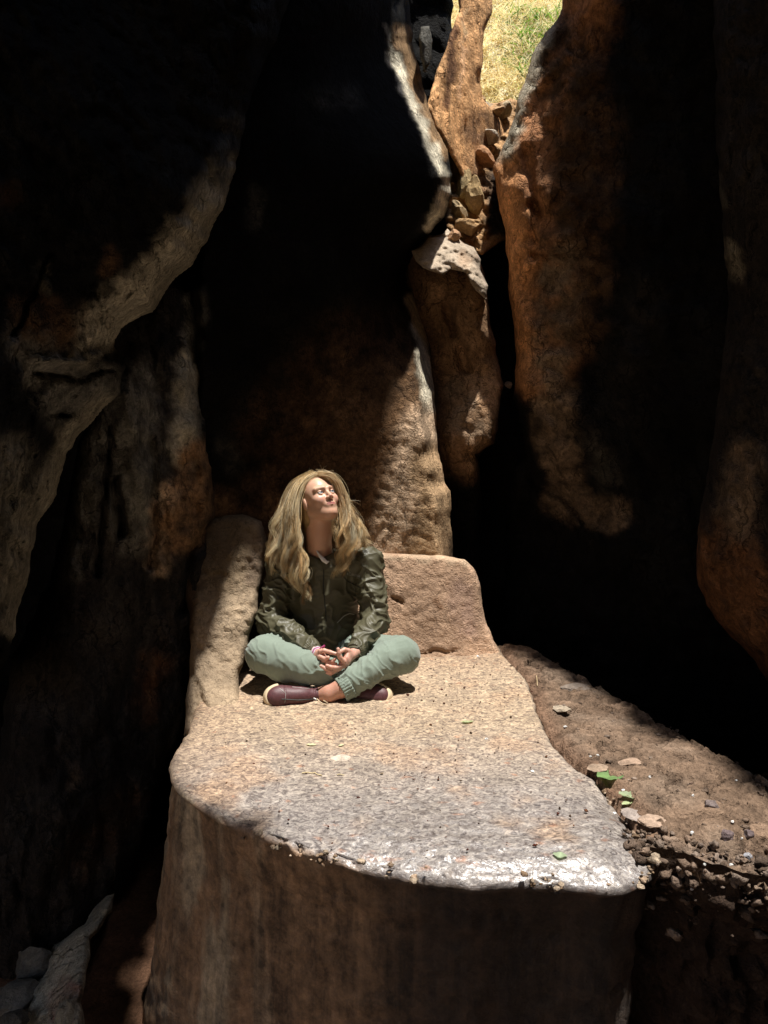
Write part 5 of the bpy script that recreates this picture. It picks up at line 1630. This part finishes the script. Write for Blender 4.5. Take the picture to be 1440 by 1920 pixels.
M_leaf = grass_mat(); M_leaf.name = 'leaf'
def leaf(px, py, size, yaw, col, label, cat='leaf', curl=0.3, lobes=0, aspect=0.5, seed=0, name='fallen_leaf'):
    h = hit_px(px, py)
    if h is None: return
    r = np.random.default_rng(seed)
    n = 12
    rows = []
    for i in range(n):
        t = i / (n - 1)
        w = aspect * 0.5 * math.sin(math.pi * min(1, t * 0.93 + 0.05)) ** 0.8 * (1 + (0.18 * math.sin(t * 9 + seed) if lobes else 0.06 * r.normal()))
        for s in (-1, -0.5, 0, 0.5, 1):
            rows.append((t - 0.5, s * w, curl * 0.25 * (abs(s) * w * 2) + curl * 0.35 * (t - 0.5) ** 2 + 0.02 * r.normal()))
    P = np.array(rows) * size
    c, s = math.cos(yaw), math.sin(yaw)
    P = np.column_stack([P[:, 0] * c - P[:, 1] * s, P[:, 0] * s + P[:, 1] * c, P[:, 2] + 0.004])
    F = [[i * 5 + k, i * 5 + k + 1, (i + 1) * 5 + k + 1, (i + 1) * 5 + k] for i in range(n - 1) for k in range(4)]
    cc = np.tile(np.array(col), (len(P), 1)); cc[2::5] *= 1.4
    o = mesh_obj(name, P, F, M_leaf, colors=cc)
    o.location = h[0]
    tag(o, label, cat)
leaf(1143, 1457, 0.085, 0.15 + math.pi, (0.17, 0.28, 0.10), 'large green torn leaf on the seam between platform and earth', lobes=1, aspect=0.95, seed=1)
leaf(1182, 1497, 0.070, -0.5, (0.30, 0.36, 0.20), 'curled grey-green leaf lying just below the large green leaf', curl=0.8, aspect=0.6, seed=2)
leaf(1176, 1508, 0.040, 0.4, (0.42, 0.48, 0.25), 'small yellow-green leaf fragment under the curled grey-green leaf', aspect=0.5, seed=3)
leaf(1050, 1606, 0.030, 1.2, (0.34, 0.42, 0.26), 'small pale green leaf near the polished front rim', lobes=1, aspect=1.1, seed=4)
leaf(876, 1356, 0.050, 0.1, (0.38, 0.42, 0.22), 'folded pale leaf on the platform right of the shoes', curl=0.8, aspect=0.4, seed=5)
leaf(584, 1398, 0.036, 0.0, (0.70, 0.66, 0.40), 'cream leaf scrap on the platform below the left shoe', aspect=0.4, seed=6)
leaf(640, 1399, 0.022, 0.6, (0.62, 0.62, 0.38), 'tiny yellowish leaf scrap right of the cream scrap', aspect=0.6, seed=7)
leaf(716, 1452, 0.014, 0.5, (0.20, 0.14, 0.08), 'dark brown leaf bit in the middle of the platform', aspect=0.5, seed=8)

def ground_tube(name, pts, r, col, label, cat):
    P = []
    for i in range(len(pts) - 1):
        for t in np.linspace(0, 1, 6, endpoint=False):
            h = hit_px(pts[i][0] * (1 - t) + pts[i + 1][0] * t, pts[i][1] * (1 - t) + pts[i + 1][1] * t)
            if h is not None: P.append(np.array(h[0]) + np.array([0, 0, r * 1.5 + 0.002 * math.sin(i * 3 + t * 5)]))
    v, f = tube(P, r, 5)
    o = mesh_obj(name, v, f, plain(name, col, 0.7, 0.3))
    recentre(o); tag(o, label, cat)
ground_tube('straw', [(566, 1451), (590, 1450), (606, 1457)], 0.0018, (0.62, 0.50, 0.28), 'thin bent straw lying left of centre on the platform', 'straw')
ground_tube('straw', [(632, 1454), (648, 1454)], 0.0016, (0.62, 0.52, 0.32), 'short straight straw beside the bent straw on the platform', 'straw')
ground_tube('twig', [(1306, 1635), (1312, 1650), (1316, 1666)], 0.0022, (0.30, 0.20, 0.12), 'thin brown twig hanging over the broken front of the earth bank', 'twig')
ground_tube('twig', [(1006, 1268), (1008, 1290)], 0.0018, (0.5, 0.38, 0.22), 'short upright twig at the back of the seam beside the platform', 'twig')

# stones on the bank
def on_ground(px, py, w, h, tone, seed, label, rot=0.0, facets=6, name='stone', cat='stone', flat=0.5, group=None, mat=None, yaw=0.0):
    hh = hit_px(px, py)
    if hh is None: return None
    s = hh[0].y / FPX
    o = blob(name, hh[0] + Vector((0, 0, h * s * flat * 0.2)), (w * s / 2, w * s / 2 * 0.8, h * s / 2), mat or M_stone, seed=seed, amp=0.2, sub=2 if w < 20 else 3,
             rot=(0, rot, yaw), color=np.array(tone), facets=facets)
    tag(o, label, cat, group)
    return o
G_ = (0.30, 0.25, 0.22)
on_ground(1190, 1528, 56, 10, G_, 31, 'long grey stone sliver beside the curled leaf, edging the platform', facets=5, yaw=-0.9)
on_ground(1225, 1540, 62, 12, (0.32, 0.23, 0.17), 32, 'broad flat brown slab on the earth right of the grey sliver', facets=4)
on_ground(1262, 1588, 78, 12, (0.31, 0.23, 0.18), 33, 'lifted flat slab over the dark hollow at the bank edge', facets=4, yaw=0.3)
on_ground(1332, 1512, 34, 26, (0.20, 0.16, 0.15), 34, 'rough dark grey stone sitting on the upper right of the bank', facets=6)
on_ground(1364, 1572, 28, 30, (0.16, 0.12, 0.12), 35, 'dark purple-brown stone in the lower right of the bank', facets=6)
on_ground(1404, 1565, 22, 18, (0.13, 0.10, 0.10), 36, 'small black-brown stone at the right of the purple-brown one', facets=6)
on_ground(1400, 1612, 22, 26, (0.30, 0.30, 0.32), 37, 'small upright bluish stone low on the right of the bank', facets=5)
on_ground(1120, 1440, 44, 8, (0.33, 0.24, 0.17), 38, 'thin tan flake of crust just above the large green leaf', facets=4)
on_ground(1180, 1430, 50, 9, (0.30, 0.21, 0.15), 39, 'cracked crust plate upper right of the large green leaf', facets=4, yaw=0.5)
on_ground(1052, 1330, 34, 10, (0.34, 0.28, 0.21), 40, 'pale flat stone in the seam far back beside the platform', facets=4)
on_ground(1080, 1290, 60, 10, (0.20, 0.16, 0.13), 41, 'dark flat slab at the shady back edge of the bank', facets=4)
on_ground(640, 1422, 40, 5, (0.50, 0.42, 0.34), 42, 'pale thin flake on the platform in front of the woman', facets=4)
chips = [(1107, 1419, 'upper chip of the pair on the seam above the large green leaf'), (1120, 1417, 'right chip of the pair above the large green leaf'), (1169, 1483, 'chip between the large green leaf and the curled leaf'),
         (1299, 1493, 'chip beside the rough dark grey stone'), (1374, 1541, 'upper of two chips left of the small black-brown stone'), (1391, 1573, 'chip between the dark stones low on the bank'),
         (1322, 1621, 'yellowish chip near the lifted slab'), (1371, 1623, 'chip left of the small upright bluish stone'), (1297, 1668, 'largest chip on the broken bank edge'), (1309, 1656, 'chip just above the largest one at the bank edge'),
         (1304, 1600, 'chip on the earth right of the lifted slab'), (1214, 1589, 'bright chip in the seam left of the lifted slab'), (1152, 1525, 'chip on the platform left of the grey sliver'),
         (912, 1386, 'lone chip on the platform right of the folded pale leaf'), (1060, 1364, 'chip beside the pale flat stone in the seam'), (1218, 1458, 'chip on open earth far right of the green leaf'),
         (1380, 1464, 'chip at the edge of the deep shade on the bank'), (998, 1447, 'lone chip in the middle of the platform'), (896, 1232, 'chip at the foot of the hewn block'), (1298, 1562, 'chip above the lifted slab')]
for i, (x, y, lb) in enumerate(chips):
    on_ground(x, y, 5.5 + (i * 7 % 5) * 0.9, 5 + (i * 5 % 4) * 0.8, (0.72, 0.72, 0.70), 50 + i, 'tiny white ' + lb, facets=5, name='stone_chip', cat='stone chip', group='white stone chips scattered about')

# crumbled clods along the broken front of the bank, crumbs on rim and seam
def scatter(name, pts, smin_, smax_, mat, tones, seed, sub=1, squash=0.7):
    r = np.random.default_rng(seed)
    bm = bmesh.new(); bmesh.ops.create_icosphere(bm, subdivisions=sub, radius=1.0)
    base = np.array([v.co[:] for v in bm.verts]); fc = np.array([[v.index for v in f.verts] for f in bm.faces]); bm.free()
    VV, FF, CC, n = [], [], [], 0
    for i, p in enumerate(pts):
        s = smin_ * (smax_ / smin_) ** (r.random() ** 2.2)
        v = base * (1 + 0.8 * noise3(base * 1.25 + i * 3.37, seed)[:, None] + 0.4 * noise3(base * 3.1 + i * 1.7, seed + 1)[:, None]) * s * r.uniform(0.6, 1.3, 3) * np.array([1, 1, squash]) + p
        VV.append(v); FF.append(fc + n); n += len(v)
        CC.append(np.tile(np.array(tones[r.integers(len(tones))]) * r.uniform(0.7, 1.25), (len(v), 1)))
    o = mesh_obj(name, np.vstack(VV), np.vstack(FF), mat, colors=np.vstack(CC), smooth=False)
    tag(o, kind='stuff')
    return o
r_ = np.random.default_rng(77)
earth_t = [(0.21, 0.15, 0.11), (0.18, 0.125, 0.09), (0.25, 0.19, 0.15), (0.14, 0.10, 0.075)]
P = []
while len(P) < 1500:      # rim of the bank
    x = r_.uniform(0.66, 1.7); e = bank_edge(np.array([x]))[0]
    a = abs(r_.normal()) * 0.07
    if r_.random() < 0.6: P.append(np.array([x, e + a - 0.01, 0.0 - 0.35 * max(0, 0.05 - a) + r_.normal() * 0.006]))
    else: P.append(np.array([x, e + 0.01 + 0.10 * r_.random() - 0.05, -abs(r_.normal()) * 0.07]))
scatter('earth_clods', P, 0.003, 0.022, M_dirt, earth_t, 5, sub=2)
P = []
for i in range(1500):
    x, y = r_.uniform(0.5, 2.0), r_.uniform(1.85, 3.6)
    if inside(np.array([[x, y]]), ring[::8])[0]: continue
    if y < bank_edge(np.array([x]))[0]: continue
    i_ = int((x - BANKZ[0][0]) / (BANKZ[0][1] - BANKZ[0][0])); j_ = int((y - BANKZ[1][0]) / (BANKZ[1][1] - BANKZ[1][0]))
    P.append(np.array([x, y, BANKZ[2][i_, j_] + 0.001]))
scatter('earth_crumbs', P, 0.0015, 0.011, M_dirt, earth_t + [(0.12, 0.08, 0.06)], 6, squash=0.45)
P = []
for i in range(240):      # dark seeds and crumbs on the platform
    px = r_.uniform(760, 1000) if i < 120 else r_.uniform(420, 1150); py = r_.uniform(1232, 1330) if i < 120 else r_.uniform(1340, 1600)
    g_ = gnd(px, py, 0.0)
    if inside(np.array([[g_[0], g_[1]]]), ring[::8])[0]: P.append(g_ + np.array([0, 0, 0.003]))
scatter('seed_litter', P, 0.0022, 0.006, M_dirt, [(0.10, 0.03, 0.02), (0.06, 0.035, 0.02), (0.14, 0.06, 0.03)], 8)
P = []
for k in r_.integers(0, len(ring), 900):      # crumbling stretches of the rim
    p = ring[k]
    if p[1] > 2.35: continue
    wgt = math.exp(-((p[0] + 0.22) / 0.17) ** 2) + math.exp(-((p[0] - 0.42) / 0.04) ** 2) + math.exp(-((p[0] - 0.68) / 0.06) ** 2) + 0.05
    if r_.random() < wgt: P.append(np.array([p[0], p[1], -0.02]) + np.append(nout[k] * r_.uniform(-0.01, 0.012), r_.uniform(-0.03, 0.012)))
scatter('rim_crumbs', P, 0.003, 0.014, M_dirt, [(0.36, 0.26, 0.18), (0.28, 0.19, 0.12), (0.42, 0.33, 0.24)], 9, sub=2)

# bottom left: ledge of pale rock and boulders on the cave floor
ledge = relief('rock_ledge', [(214, 1674), (196, 1680), (178, 1700), (160, 1728), (128, 1752), (104, 1772), (92, 1800), (76, 1830), (52, 1852), (34, 1884), (20, 1940), (10, 1995), (175, 1995), (160, 1930), (152, 1880),
                               (158, 1850), (162, 1815), (172, 1790), (170, 1760), (192, 1736), (212, 1706)],
               [(205, 1690, 2.66), (150, 1745, 2.55), (100, 1800, 2.48), (160, 1790, 2.38), (60, 1860, 2.36), (150, 1860, 2.18), (40, 1950, 2.2), (120, 1990, 2.0), (160, 1930, 2.1)],
               PALE * 1.2, step=4, curl=14, cd=0.10, seed=91, mat=M_rock, back=0.4, rough=6, amp=((0.25, 0.03), (1.0, 0.0), (0.05, 0.012), (0.02, 0.005)),
               paint=[([(120, 1860), (110, 1930)], 24, np.array([0.30, 0.19, 0.15]), 12, 0.9)])
tag(ledge, 'pale jagged rock ledge rising at the foot of the dark left wall', 'rock')
def boulder(px, py, Y, w, h, tone, seed, label):
    s = Y / FPX
    o = blob('boulder', at(px, py, Y), (w * s / 2, w * s / 2, h * s / 2), M_stone, seed=seed, amp=0.22, sub=4, color=np.array(tone), facets=9)
    tag(o, label, 'boulder')
boulder(62, 1812, 2.5, 90, 80, np.array(GREY) * 0.7, 3, 'grey boulder in shade left of the pale ledge')
boulder(36, 1868, 2.35, 100, 60, np.array(GREY) * 0.8, 4, 'grey boulder below the shaded one at the left edge')
boulder(20, 1920, 2.2, 70, 60, np.array(GREY) * 0.5, 5, 'dark boulder in the bottom left corner')
boulder(132, 1912, 2.15, 60, 90, np.array(PALE) * 0.8, 6, 'pale block at the bottom edge right of the ledge')
